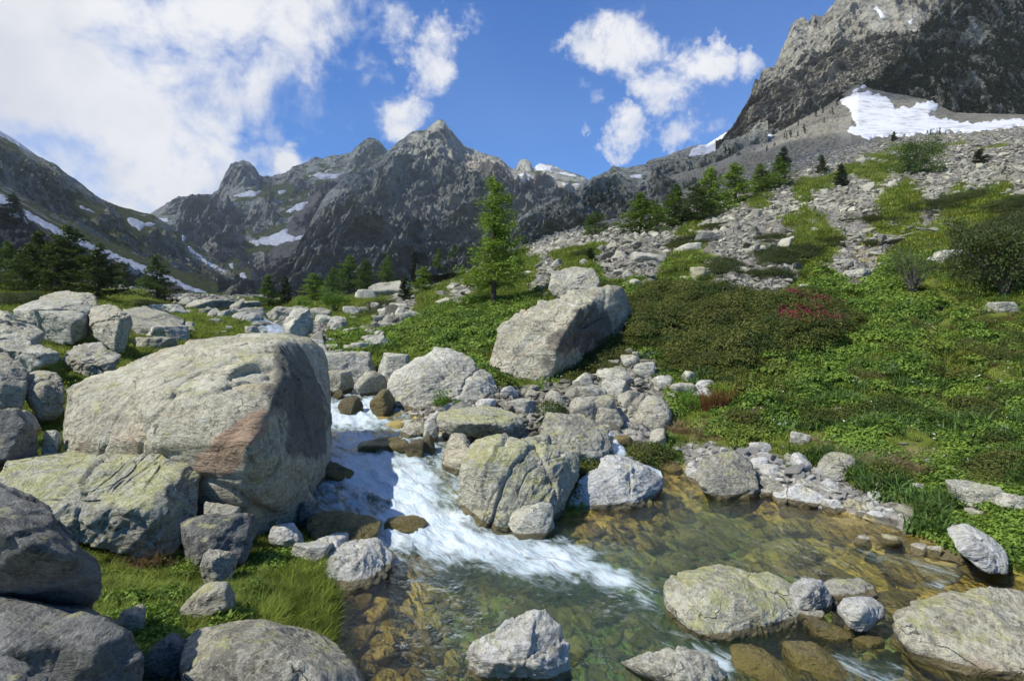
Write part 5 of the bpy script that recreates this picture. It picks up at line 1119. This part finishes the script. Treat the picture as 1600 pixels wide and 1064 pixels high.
P = fan(9000, 1380, 3100, 3.3, 8); P = P[veg_ok(P, -.15)]
scatter('grass', 'grass of the near right bank beyond the pool outlet', 'grass', P, ry(len(P)), SR.uniform(.6, 1.1, len(P)) * .7, g_far, 5)
P = fan(7000, 1380, 3100, 3.3, 8); P = P[veg_ok(P, -.2) & (fbm(P * 1.2 + 3, 3) > -.15)]
scatter('leafy_plants', 'leafy plants of the near right bank beyond the pool outlet', 'plants', P, ry(len(P)), SR.uniform(.35, .8, len(P)), h_far, 5)
def herb_zone(P):
    px, py = PX(P), PY(P); z = np.full(len(P), .12)
    for poly, k in (([(1080,560),(1300,540),(1480,540),(1620,600),(1620,860),(1480,850),(1380,770),(1260,730),(1080,700),(1040,640)], .5), ([(1270,420),(1370,400),(1420,440),(1480,470),(1400,500),(1290,470)], .9), ([(1330,505),(1400,520),(1490,560),(1460,600),(1340,580)], 1.0), ([(640,590),(780,600),(780,640),(670,640)], .7), ([(560,500),(760,470),(780,600),(640,570)], .3), ([(760,470),(800,470),(790,560),(740,560)], .6)):
        z = np.maximum(z, k * smooth(-15, 10, sdpoly(px, py, poly)))
    return z
P = fan(52000, 520, 1850, 7, 34); nn = fbm(P / 1.1 + 4, 3); z = herb_zone(P); ok = veg_ok(P) & (scree_amount(P) < .6) & (SR.uniform(size=len(P)) < np.clip(z * (.9 + nn * 3.4), 0, 1)); P = P[ok]; n = len(P)
scatter('leafy_plants', 'lush broad-leaved plants covering the right bank and slope', 'plants', P, ry(n, .2), SR.uniform(.35, 1.0, n) * np.clip(P[:, 1] / 13, .75, 1.8), h_far, 5)
P = fan(16000, 700, 1850, 7, 30); nn = fbm(P / 1.6 + 14, 3); ok = veg_ok(P) & (scree_amount(P) < .5) & (nn > .12); P = P[ok]; n = len(P)
scatter('broad_grass', 'coarse broad-bladed plants among the meadow of the right slope', 'plants', P, ry(n, .2), SR.uniform(.6, 1.3, n), src_of('broad_blades', lambda r: blades(26, .30, .9, .030, r, segs=3, r0=.13), 4, M_GRASS2, 25), 4)
P = fan(12000, 860, 1850, 9, 40); nn = fbm(P / 1.2 + 44, 3); ok = veg_ok(P) & (scree_amount(P) < .6) & (nn > .38); P = P[ok]; n = len(P)
scatter('dwarf_shrubs', 'low dark dwarf shrubs dotted over the green slope', 'shrubs', P, ry(n), SR.uniform(.35, .75, n), r_src, 4)
# dark mats
def bush_points(n, which):
    P = fan(n, 0, 1800, 12, 90); px, py = PX(P), PY(P); out = np.zeros(len(P), bool); hh = np.zeros(len(P))
    for k, ((a, b), poly, h) in enumerate(BUSH):
        if (k in (0, 1, 2, 12)) != which: continue
        sd = sdpoly(px, py, poly) + 9 * fbm(P / 1.2, 3); m = (P[:, 1] > a) & (P[:, 1] < b) & (sd > 0); out |= m; hh = np.where(m, h * (.55 + .45 * smooth(0, 12, sd)), hh)
    return P[out], hh[out]
P, hh = bush_points(26000, True); n = len(P); nn = .8 + .5 * fbm(P / 1.5, 3); P[:, 2] += hh * .9 * np.clip(fbm(P / .9 + 12, 3) + .1, -.1, 1)
scatter('rhododendron_mat', 'dark green and bronze rhododendron mat right of the huge upright boulder', 'shrubs', P, ry(n), np.stack([SR.uniform(.8, 1.2, n)] * 2 + [hh / .45 * nn * SR.uniform(.8, 1.3, n)], 1) * 1.0, r_src, 4)
P, hh = bush_points(60000, False); n = len(P); P[:, 2] += hh * .5 * np.clip(fbm(P / 1.3 + 12, 3), -.1, 1); fk = np.clip(P[:, 1] / 26, .9, 2.4)
scatter('juniper_mats', 'scattered dark juniper mats on the meadow and scree slopes', 'shrubs', P, ry(n), np.stack([SR.uniform(.7, 1.1, n) * fk] * 2 + [hh / .42 * SR.uniform(.7, 1.2, n)], 1), j_src, 4)
# flowers
def dots(name, label, cat, mat, poly, n, Y0, Y1, size, hgt, cluster=1.0):
    src = src_of(name + '_blossoms', lambda r: leaves(9, size, size, size * 1.1, r, .6, 'dome', .8), 2, mat, 90)
    lo, hi = np.array(poly, float).min(0), np.array(poly, float).max(0); P = fan(n * 14, lo[0], hi[0], Y0, Y1); k = (sdpoly(PX(P), PY(P), poly) > 0) & (w_sd(P[:, 0], P[:, 1]) < -.1); P = P[k]
    nn = fbm(P * .9 + 3, 3); P = P[nn > .25 * cluster - .25][:n]; P[:, 2] += hgt * SR.uniform(.8, 1.15, len(P)); scatter(name, label, cat, P, ry(len(P), .4), SR.uniform(.6, 1.3, len(P)), src, 2)
dots('pink_flowers', 'deep pink rhododendron blossoms on the dark shrub of the right slope', 'flowers', M_PINK, [(1213,488),(1240,478),(1300,482),(1322,500),(1322,528),(1290,535),(1240,528),(1215,535)], 900, 13, 30, .028, .66, 1.3)
dots('yellow_flowers', 'tiny yellow flowers dotted in the left bank grass', 'flowers', M_YEL, [(0,520),(70,500),(150,560),(160,620),(60,660),(0,700)], 110, 7, 20, .016, .16)
dots('yellow_flowers', 'yellow flowers sprinkled over the far right meadow', 'flowers', M_YEL, [(1380,350),(1600,300),(1600,420),(1300,420)], 300, 20, 70, .05, .2)
dots('white_flowers', 'small white flowers on the green slopes', 'flowers', M_WHT, [(640,520),(780,470),(1000,420),(1300,400),(1600,500),(1600,800),(1300,700),(1060,640),(700,600)], 260, 9, 40, .022, .2)
P = fan(4000, 150, 330, 4.5, 7); k = (sdpoly(PX(P), PY(P), [(185,862),(230,845),(300,848),(310,870),(270,885),(200,885)]) > 0); P = P[k][:60]
scatter('dry_grass', 'matted dry brown grass at the back of the near grass bank', 'grass', P, ry(len(P), .3), SR.uniform(.7, 1.2, len(P)), d_near, 4)
P = fan(9000, 900, 1700, 8, 20); nn = fbm(P * .8 + 31, 3); P = P[veg_ok(P) & (nn > .34) & (scree_amount(P) < .5)][:900]
scatter('dry_grass', 'small tufts of straw-coloured grass on the right slope', 'grass', P, ry(len(P), .3), SR.uniform(.6, 1.1, len(P)), d_near, 4)
# ---------------------------------------------------------------- trees and shrubs
M_LARCH = leaf_mat('larch_needles', (.04, .09, .008), (.19, .29, .03), .35); M_LARCHD = leaf_mat('dark_larch_needles', (.014, .036, .006), (.065, .115, .014), .3); M_PINE = leaf_mat('pine_needles', (.008, .020, .006), (.038, .062, .014), .15)
M_WILLOW = leaf_mat('willow_leaves', (.06, .11, .02), (.17, .24, .05), .35); M_GREENBUSH = leaf_mat('bush_leaves', (.045, .11, .012), (.15, .27, .03), .35)
mb, tb_ = material('bark'); _v = tb_.n('ShaderNodeTexCoord').outputs['Object']; _n = tb_.noise(tb_.mapping(_v, (14, 14, 3)), 3, 8, .7)
output(tb_, bsdf(tb_, tb_.mix(_n, (.035, .026, .02), (.15, .115, .085)), .95, tb_.bump(_n, 1, .03), .1)); M_BARK = mb
mg, tg = material('grey_twigs'); output(tg, bsdf(tg, (.15, .13, .105), .9, None, .1)); M_TWIG = mg
def tube(pts, rad, seg=6):
    pts = np.array(pts); n = len(pts); V = []
    for i in range(n):
        d = pts[min(i + 1, n - 1)] - pts[max(i - 1, 0)]; d = d / (np.linalg.norm(d) + 1e-9); a = np.cross(d, [.13, .97, .2]); a /= np.linalg.norm(a) + 1e-9; b = np.cross(d, a)
        for k in range(seg): an = 6.2832 * k / seg; V.append(pts[i] + rad[i] * (a * math.cos(an) + b * math.sin(an)))
    Fc = [(i * seg + k, i * seg + (k + 1) % seg, (i + 1) * seg + (k + 1) % seg, (i + 1) * seg + k) for i in range(n - 1) for k in range(seg)]
    return np.array(V), np.array(Fc)
def join(parts):
    Vs, Fs, o = [], [], 0
    for V, Fc in parts: Vs.append(V); Fs.append(Fc + o); o += len(V)
    return np.concatenate(Vs), np.concatenate(Fs)
def conifer(seed, nb=90, wid=.22, leaf=.012, per=150, bare=.10, power=.75, droop=.25, tuft=.03, gap=.25, hang=1.0, trunk_r=.016):
    """unit-height tree: returns (trunk verts, quads), (needle verts, tris)"""
    rng = np.random.RandomState(seed); z = np.linspace(-.03, 1, 14); wob = np.cumsum(rng.normal(0, .003, (14, 2)), 0); tp = np.stack([wob[:, 0], wob[:, 1], z], 1)
    parts = [tube(tp, trunk_r * (1 - z.clip(0, 1)) ** .8 + .0015, 7)]; V, T = [], []
    sect = 1 + .30 * np.sin(np.arange(8) * 2.1 + seed)
    for b in range(nb):
        t_ = bare + (1 - bare) * (b + rng.uniform()) / nb; az = rng.uniform(0, 6.283); env = (1 - t_) ** power * (1 - .45 * math.exp(-((t_ - bare) / .10) ** 2) * rng.uniform(0, 1))
        L = wid * env * rng.uniform(.60, 1.12) * sect[int(az / 6.283 * 8) % 8] + .012
        if rng.uniform() < gap * .5: L *= .45
        cx = np.interp(t_, z, tp[:, 0]); cy = np.interp(t_, z, tp[:, 1]); o = np.array([cx, cy, t_]); dv = np.array([math.cos(az), math.sin(az), 0]); q = np.linspace(0, 1, 5)
        dr = -droop * rng.uniform(.5, 1.4) * (1 - t_ * 1.3); cur = o + dv * L * q[:, None] + np.array([0, 0, 1]) * (L * (dr * q + .28 * q * q))[:, None]
        parts.append(tube(cur, .0042 * (1.1 - t_) * (1 - q) + .0008, 4))
        m = max(8, int(per * (L / wid)))
        for k in range(m):
            s = rng.uniform(.12, 1.02) ** .8; c = np.array([np.interp(s, q, cur[:, i]) for i in range(3)]); side = np.cross(dv, [0, 0, 1]) * rng.normal(0, .30) * L * (1.15 - s) * 1.3
            c = c + side + np.array([0, 0, -1]) * abs(rng.normal(0, tuft * .8)) * hang + rng.normal(0, tuft * .35, 3)
            n = rng.normal(size=3); u = rng.normal(size=3) + np.array([0, 0, -.5]) + dv * .8; u /= np.linalg.norm(u); n = np.cross(u, n); n /= np.linalg.norm(n) + 1e-9; l = leaf * rng.uniform(.7, 1.7); w_ = l * .30; i = len(V)
            V += [c - u * l - n * w_ * .4, c + n * w_, c + u * l, c - n * w_]; T += [(i, i + 1, i + 2), (i, i + 2, i + 3)]
    return join(parts), (np.array(V), np.array(T))
def bush(seed, n=1800, wid=.5, leaf=.02, stems=16, sh=.85, lobes=14):
    rng = np.random.RandomState(seed); parts = []; V, T = [], []
    L = [(rng.uniform(0, 6.283), math.sqrt(rng.uniform()) * wid * .72, rng.uniform(.35 if seed in (3, 7) else .10, .82), rng.uniform(.12, .25)) for _ in range(lobes)]
    for k in range(stems):
        a = rng.uniform(0, 6.283); r = wid * rng.uniform(.2, .95); q = np.linspace(0, 1, 6)[:, None]; e = np.array([math.cos(a) * r, math.sin(a) * r, rng.uniform(.55, 1.0) * sh])
        p = q * e * np.array([1, 1, 0]) * q ** .5 + np.array([0, 0, 1]) * e[2] * q + np.cumsum(rng.normal(0, .012, (6, 3)), 0); parts.append(tube(p, .012 * (1 - q[:, 0]) + .002, 4))
    for k in range(n):
        a, r, z, rr = L[rng.randint(lobes)]; d = rng.normal(size=3); d /= np.linalg.norm(d); c = np.array([math.cos(a) * r, math.sin(a) * r, z]) + d * rr * rng.uniform(.45, 1.08) * np.array([1.1, 1.1, .85])
        if c[2] < .02: continue
        nn = d * .8 + rng.normal(size=3) * .7; nn /= np.linalg.norm(nn); u = np.cross(nn, rng.normal(size=3)); u /= np.linalg.norm(u); v = np.cross(nn, u); l = leaf * rng.uniform(.6, 1.4); i = len(V)
        V += [c - u * l, c + v * l * .5, c + u * l, c - v * l * .5]; T += [(i, i + 1, i + 2), (i, i + 2, i + 3)]
    return join(parts), (np.array(V), np.array(T))
def two(name, pair, wood, leafm, smooth_=False):
    (tv, tf), (lv, lf) = pair; a = mesh_np(name + '_trunk', tv, tf); a.materials.append(wood); b = mesh_np(name + '_crown', lv, lf, False); b.materials.append(leafm); return a, b
def one(name, pair, wood, leafm):
    (tv, tf), (lv, lf) = pair; me = mesh_np(name, np.concatenate([tv, lv]), [tf, lf + len(tv)], False); me.materials.append(wood); me.materials.append(leafm)
    mi = np.concatenate([np.zeros(len(tf), np.int32), np.ones(len(lf), np.int32)]); me.polygons.foreach_set('material_index', mi); return me
K = {}
K['big'] = two('large_larch', conifer(4, 125, .25, .0075, 290, .17, .85, .20, .024, .9, 1.3, .012), M_BARK, M_LARCH)
for j in range(3): K['larch%d' % j] = two('larch', conifer(20 + j, 95, .27, .016, 110, .06, .72, .2, .03, .3, 1.1), M_BARK, M_LARCH)
for j in range(3): K['wide%d' % j] = two('broad_larch', conifer(40 + j, 95, .42, .016, 130, .08, .68, .16, .028, .3, .8), M_BARK, M_LARCHD)
for j in range(3): K['pine%d' % j] = two('pine', conifer(60 + j, 80, .24, .022, 90, .02, .55, .05, .03, .1, .6), M_BARK, M_PINE)
for j in range(3): K['k%d' % j] = two('dark_larch', conifer(140 + j, 100, .34, .014, 170, .07, .85, .18, .026, .4, .9), M_BARK, M_LARCHD)
K['green'] = two('green_bush', bush(3, 3600, .60, .022, 14), M_BARK, M_GREENBUSH); K['willow'] = two('willow', bush(5, 9000, .85, .020, 34, .9, 34), M_TWIG, M_WILLOW)
K["bare"] = two('bare_shrub', bush(7, 3000, .62, .014, 34, 1.0, 22), M_TWIG, M_WILLOW); K['darkbush'] = two('dark_bush', bush(9, 11000, .75, .017, 46, .95, 46), M_TWIG, leaf_mat('dull_leaves', (.04, .065, .014), (.15, .18, .045), .3))
def plant_tree(kind, name, label, cat, px, base, top, wid_px, group=None, Y=None, rot=None, src=None, small=False):
    if src is not None:
        V, nr, nc, qx, qy, T = MOUNT[src]; m = np.where((np.abs(qx - px) < 5) & (np.abs(qy - base) < 4) & (T <= 1))[0]
        if not len(m): print('no ground for', label); return
        b = V[m[np.argmin(V[m, 1])]].copy(); Y = b[1]; b = W3(px, base, Y)
    else:
        Y = Y or hit(px, base); b = ground(px, Y); b[2] = min(b[2], W3(px, base + 3, Y)[2]) if abs(PY(b[None])[0] - base) < 14 else b[2]
    h = (PY(b[None])[0] - top) / F * Y; w_ = wid_px / F * Y; a, c = K[kind]; base_w = {'b': .30, 'l': .31, 'k': .42, 'w': .60, 'p': .36, 'g': 1.3, 'd': 1.6}[kind[0]]
    if kind == 'willow': base_w = 1.8
    if kind == 'bare': base_w = 1.35
    r = bpy.data.objects.new(name, None); COL.objects.link(r); r.location = tuple(b); sx = w_ / base_w; r.scale = (sx, sx, h); r.rotation_euler = (0, 0, rot if rot is not None else (px * 7 % 63) / 10); r.empty_display_size = .2
    tag(r, label, cat, group)
    for nm, me in (('trunk' if kind[0] in 'blwpk' and kind not in ('bare', 'willow') else 'stems', a), ('crown', c)):
        o = bpy.data.objects.new(nm, me); COL.objects.link(o); o.parent = r
    return r
for a in [
 ('big', 'larch_tree', 'tall feathery larch standing alone in the centre above the grassy slope', 'tree', 770,478,272,106),
 ('k0', 'larch_tree', 'broad dark larch at the left of the big left-hand group', 'tree', 66,458,360,80),
 ('k2', 'larch_tree', 'lower dark larch filling the left side of the big left-hand group', 'tree', 36,456,392,56),
 ('k1', 'larch_tree', 'dark larch between the broad one and the tallest of the left-hand group', 'tree', 86,460,372,60),
 ('k1', 'larch_tree', 'tallest larch in the middle of the left-hand group', 'tree', 108,460,348,84),
 ('k2', 'larch_tree', 'larch at the right end of the left-hand group above the brown block', 'tree', 152,468,380,66),
 ('k0', 'larch_tree', 'larch cut by the left edge of the photo below the lone conifer', 'tree', 8,452,376,60),
 ('k1', 'larch_tree', 'small sparse larch between the left-hand group and the next tree', 'tree', 192,448,408,32),
 ('k0', 'larch_tree', 'medium larch in front of the long snow strip', 'tree', 246,474,398,52),
 ('larch0', 'larch_tree', 'pale slim larch standing left of the dark narrow conifer in the valley', 'tree', 420,484,428,26),
 ('pine0', 'pine_tree', 'dark narrow conifer by the upstream boulders', 'tree', 446,480,432,22),
 ('larch1', 'larch_tree', 'round-topped larch right of the dark narrow conifer', 'tree', 488,470,426,34),
 ('larch2', 'larch_tree', 'slim larch left of the tallest one of the valley trees', 'tree', 521,456,418,24),
 ('larch0', 'larch_tree', 'tallest larch of the valley trees, behind the bright green shrub', 'tree', 547,456,398,38),
 ('larch1', 'larch_tree', 'larch just right of the tallest valley tree', 'tree', 573,452,404,28),
 ('larch2', 'larch_tree', 'slender larch above the low grey rock', 'tree', 604,444,398,24),
 ('pine1', 'pine_tree', 'small dark pine beside the rounded larch on the knoll', 'tree', 633,470,431,19),
 ('larch1', 'larch_tree', 'compact rounded larch right of the small dark pine', 'tree', 661,462,416,34),
 ('pine2', 'pine_tree', 'tiny pine behind the compact rounded larch', 'tree', 648,418,393,15),
 ('larch2', 'larch_tree', 'little larch at the foot of the dark peak', 'tree', 684,416,388,18),
 ('larch0', 'larch_tree', 'larch left of the tall feathery larch', 'tree', 710,422,382,26),
 ('wide1', 'larch_tree', 'broad pale larch at the left end of the right-hand row', 'tree', 930,368,330,46),
 ('larch0', 'larch_tree', 'tall larch second in the right-hand row', 'tree', 1000,364,300,46),
 ('larch1', 'larch_tree', 'short larch filling the gap in the right-hand row', 'tree', 1026,357,318,26),
 ('larch2', 'larch_tree', 'slim larch left of the broad one in the right-hand row', 'tree', 1053,355,288,40),
 ('wide2', 'larch_tree', 'broadest larch of the right-hand row', 'tree', 1088,346,286,64),
 ('larch0', 'larch_tree', 'tallest pale larch behind the broadest one', 'tree', 1112,340,260,44),
 ('larch1', 'larch_tree', 'dense dark green larch standing apart on the scree edge', 'tree', 1150,320,254,44),
 ('larch2', 'larch_tree', 'bright larch left of a pair on the scree edge', 'tree', 1193,304,256,40),
 ('larch0', 'larch_tree', 'bright slim larch, right one of the pair on the scree edge', 'tree', 1216,294,244,30),
 ('pine0', 'pine_tree', 'dark pine behind the bright slim larch', 'tree', 1225,264,230,20),
 ('pine1', 'pine_tree', 'small dark pine in the middle of the scree slope', 'tree', 1283,270,242,15),
 ('pine2', 'pine_tree', 'dark bushy pine below the middle of the scree slope', 'tree', 1315,291,257,20),
 ('pine0', 'pine_tree', 'tiny dark pine at the lower edge of the snow field', 'tree', 1397,221,206,9),
 ('pine1', 'pine_tree', 'small dark pine near the right edge on the scree', 'tree', 1532,256,233,20),
 ('pine1', 'pine_tree', 'small juniper-like pine between the larch and the perched boulder', 'tree', 922,410,388,22),
 ('green', 'green_shrub', 'bright green round shrub in the valley in front of the larches', 'shrub', 524,490,446,60),
 ('green', 'green_shrub', 'olive shrub left of the bright green round one', 'shrub', 476,482,462,36),
 ('willow', 'willow_shrub', 'wide pale green willow on the scree below the snow field', 'shrub', 1432,274,212,104),
 ('bare', 'bare_shrub', 'half-bare shrub with thin upright stems on the right meadow', 'shrub', 1425,462,376,110),
 ('darkbush', 'dark_shrub', 'large dull green thicket at the right edge of the meadow', 'shrub', 1570,462,322,190),
 ('green', 'green_shrub', 'leafy green tuft growing against the big domed boulder', 'shrub', 702,646,608,64),
 ('green', 'green_shrub', 'leafy green tuft between the shore rocks', 'shrub', 1231,752,722,38),
 ('green', 'green_shrub', 'green shrub at the foot of the tall feathery larch', 'shrub', 742,505,455,90),
 ('green', 'green_shrub', 'dark green shrub right of the round mossy boulder', 'shrub', 1078,640,604,46),
]:
    kind, name, label, cat, px, base, top, wd = a
    src = None
    plant_tree(kind, name, label, cat, px, base, top, wd, Y={702: 12.9, 1231: 10.6, 742: 30.0}.get(px), group={'larch_tree': 'larches of the valley', 'pine_tree': 'single pines in the valley'}.get(name))
plant_tree('pine2', 'pine_tree', 'lone conifer standing above the snow strip at the far left', 'tree', 21, 350, 304, 30, src='mountain_left')
M_REDFERN = leaf_mat('red_brown_fern', (.14, .05, .02), (.34, .15, .07)); M_YFERN = leaf_mat('yellow_green_fern', (.14, .22, .02), (.36, .42, .05)); M_ROOT = mg
for px, base, n, h, mat, label in [(1118,640,240,.75,M_REDFERN,'red-brown withered fern clump on the slope right of the rock pile'), (408,828,120,.32,M_YFERN,'yellow-green fern growing by the foot of the huge slanted boulder'), (8,752,160,.5,M_REDFERN,'rusty dry fern at the left edge beside the lichen boulder'),
        (1130,622,200,.6,M_YFERN,'fresh yellow-green fern above the red-brown clump'), (345,985,60,.22,M_YFERN,'small yellowish plant in the near grass above the bottom boulder')]:
    Yf = hit(px, base); b = ground(px, Yf); v_, f_ = blades(n, h, .8, .02, np.random.RandomState(px), .6, 4, h * .45); tag(link('fern_plant', mesh_np('fern_plant', v_, f_, False), mat, loc=tuple(b)), label, 'plant', 'ferns of the stream banks')
# small pines on the rock faces: too small to show parts
TREE1 = [one('hillside_pine', conifer(80 + j, 16, .24, .075, 10, .0, .6, 0, .05, .1, .5, .03), M_BARK, M_PINE) for j in range(3)]
TR = np.random.RandomState(77)
def pines_on(src, polys, n, hpx, label, group, keep_top=.0):
    V, nr, nc, qx, qy, T = MOUNT[src]; got = []
    sdm = np.max([sdpoly(qx, qy, p) for p in polys], 0); nz = fbm(V / 22.0, 3); idx = np.where((sdm > 0) & (T <= 1) & (nz > -.12) & (np.max([sdpoly(qx, qy, q_[1]) for q_ in SNOWS if q_[0] == src] + [qx * 0 - 99], 0) < -2))[0]
    for i in TR.permutation(idx)[:n]: got.append((V[i], hpx * TR.uniform(.6, 1.35)))
    for b, hp in got:
        o = bpy.data.objects.new('hillside_pine', TREE1[TR.randint(3)]); COL.objects.link(o); h = hp / F * b[1]; o.location = (b[0], b[1], b[2] - h * .08); s = h * TR.uniform(.8, 1.2); o.scale = (s, s, h); o.rotation_euler = (0, 0, TR.uniform(0, 6))
        tag(o, label, 'tree', group)
pines_on('ridge_outcrop', [[(900,330),(940,285),(985,300),(960,350),(900,360)],[(1100,250),(1140,240),(1140,262),(1100,262)]], 24, 14, 'small dark pine on the rocky ridge right of the valley', 'pines on the rocky ridge')
pines_on('mountain_cliff', [[(1215,110),(1400,10),(1440,40),(1300,120),(1240,190),(1200,205)]], 66, 6, 'tiny dark pine clinging to the pale cliff', 'pines on the pale cliff')
pines_on('talus_slope', [[(1120,235),(1320,140),(1345,165),(1250,215),(1150,262)],[(1400,205),(1600,208),(1600,214),(1400,212)]], 40, 9, 'small dark pine on the talus at the foot of the cliff', 'pines at the cliff foot')
pines_on('mountain_spur', [[(1330,165),(1420,80),(1520,10),(1620,-20),(1620,190),(1440,165)]], 140, 12, 'dark pine of the wood on the steep spur', 'pines on the wooded spur')
V, nr, nc, qx, qy, T = MOUNT['mountain_spur']; nz = fbm(V / 22.0, 3); idx = np.where((qx < 1700) & (qy > -60) & (T <= 1) & (nz > -.30) & (np.arange(len(V)) % 2 == 0))[0]; idx = TR.permutation(idx)[:4200]; Pm = V[idx]
cw = source('wood_pines', TREE1, M_PINE); hh = TR.uniform(3, 7.5, len(Pm)); scatter('pine_wood', 'dense dark pine wood covering the steep spur at the upper right', 'wood', Pm - np.array([0, 0, .3]), np.stack([Pm[:, 0] * 0, Pm[:, 0] * 0, TR.uniform(0, 6, len(Pm))], 1), np.stack([hh * 1.3, hh * 1.3, hh], 1), cw, 3)
# ---------------------------------------------------------------- thin mountain air
def haze():
    bm = bmesh.new(); bmesh.ops.create_cube(bm, size=1.0); me = bpy.data.meshes.new('haze'); 
    for v in bm.verts: v.co = (v.co.x * 6400 + 100, v.co.y * 3600 + 1500, (v.co.z + .5) * 1480 - 300)
    bm.to_mesh(me); bm.free(); m = bpy.data.materials.new('haze'); m.use_nodes = True; t = NT(m.node_tree)
    v = t.n('ShaderNodeVolumePrincipled', inp={'Color': (1.0, .99, .97), 'Density': 0.00009, 'Anisotropy': .2})
    t.n('ShaderNodeOutputMaterial', inp={'Volume': v.outputs[0]}); tag(link('haze', me, m), 'thin mountain haze', kind='stuff')
haze()
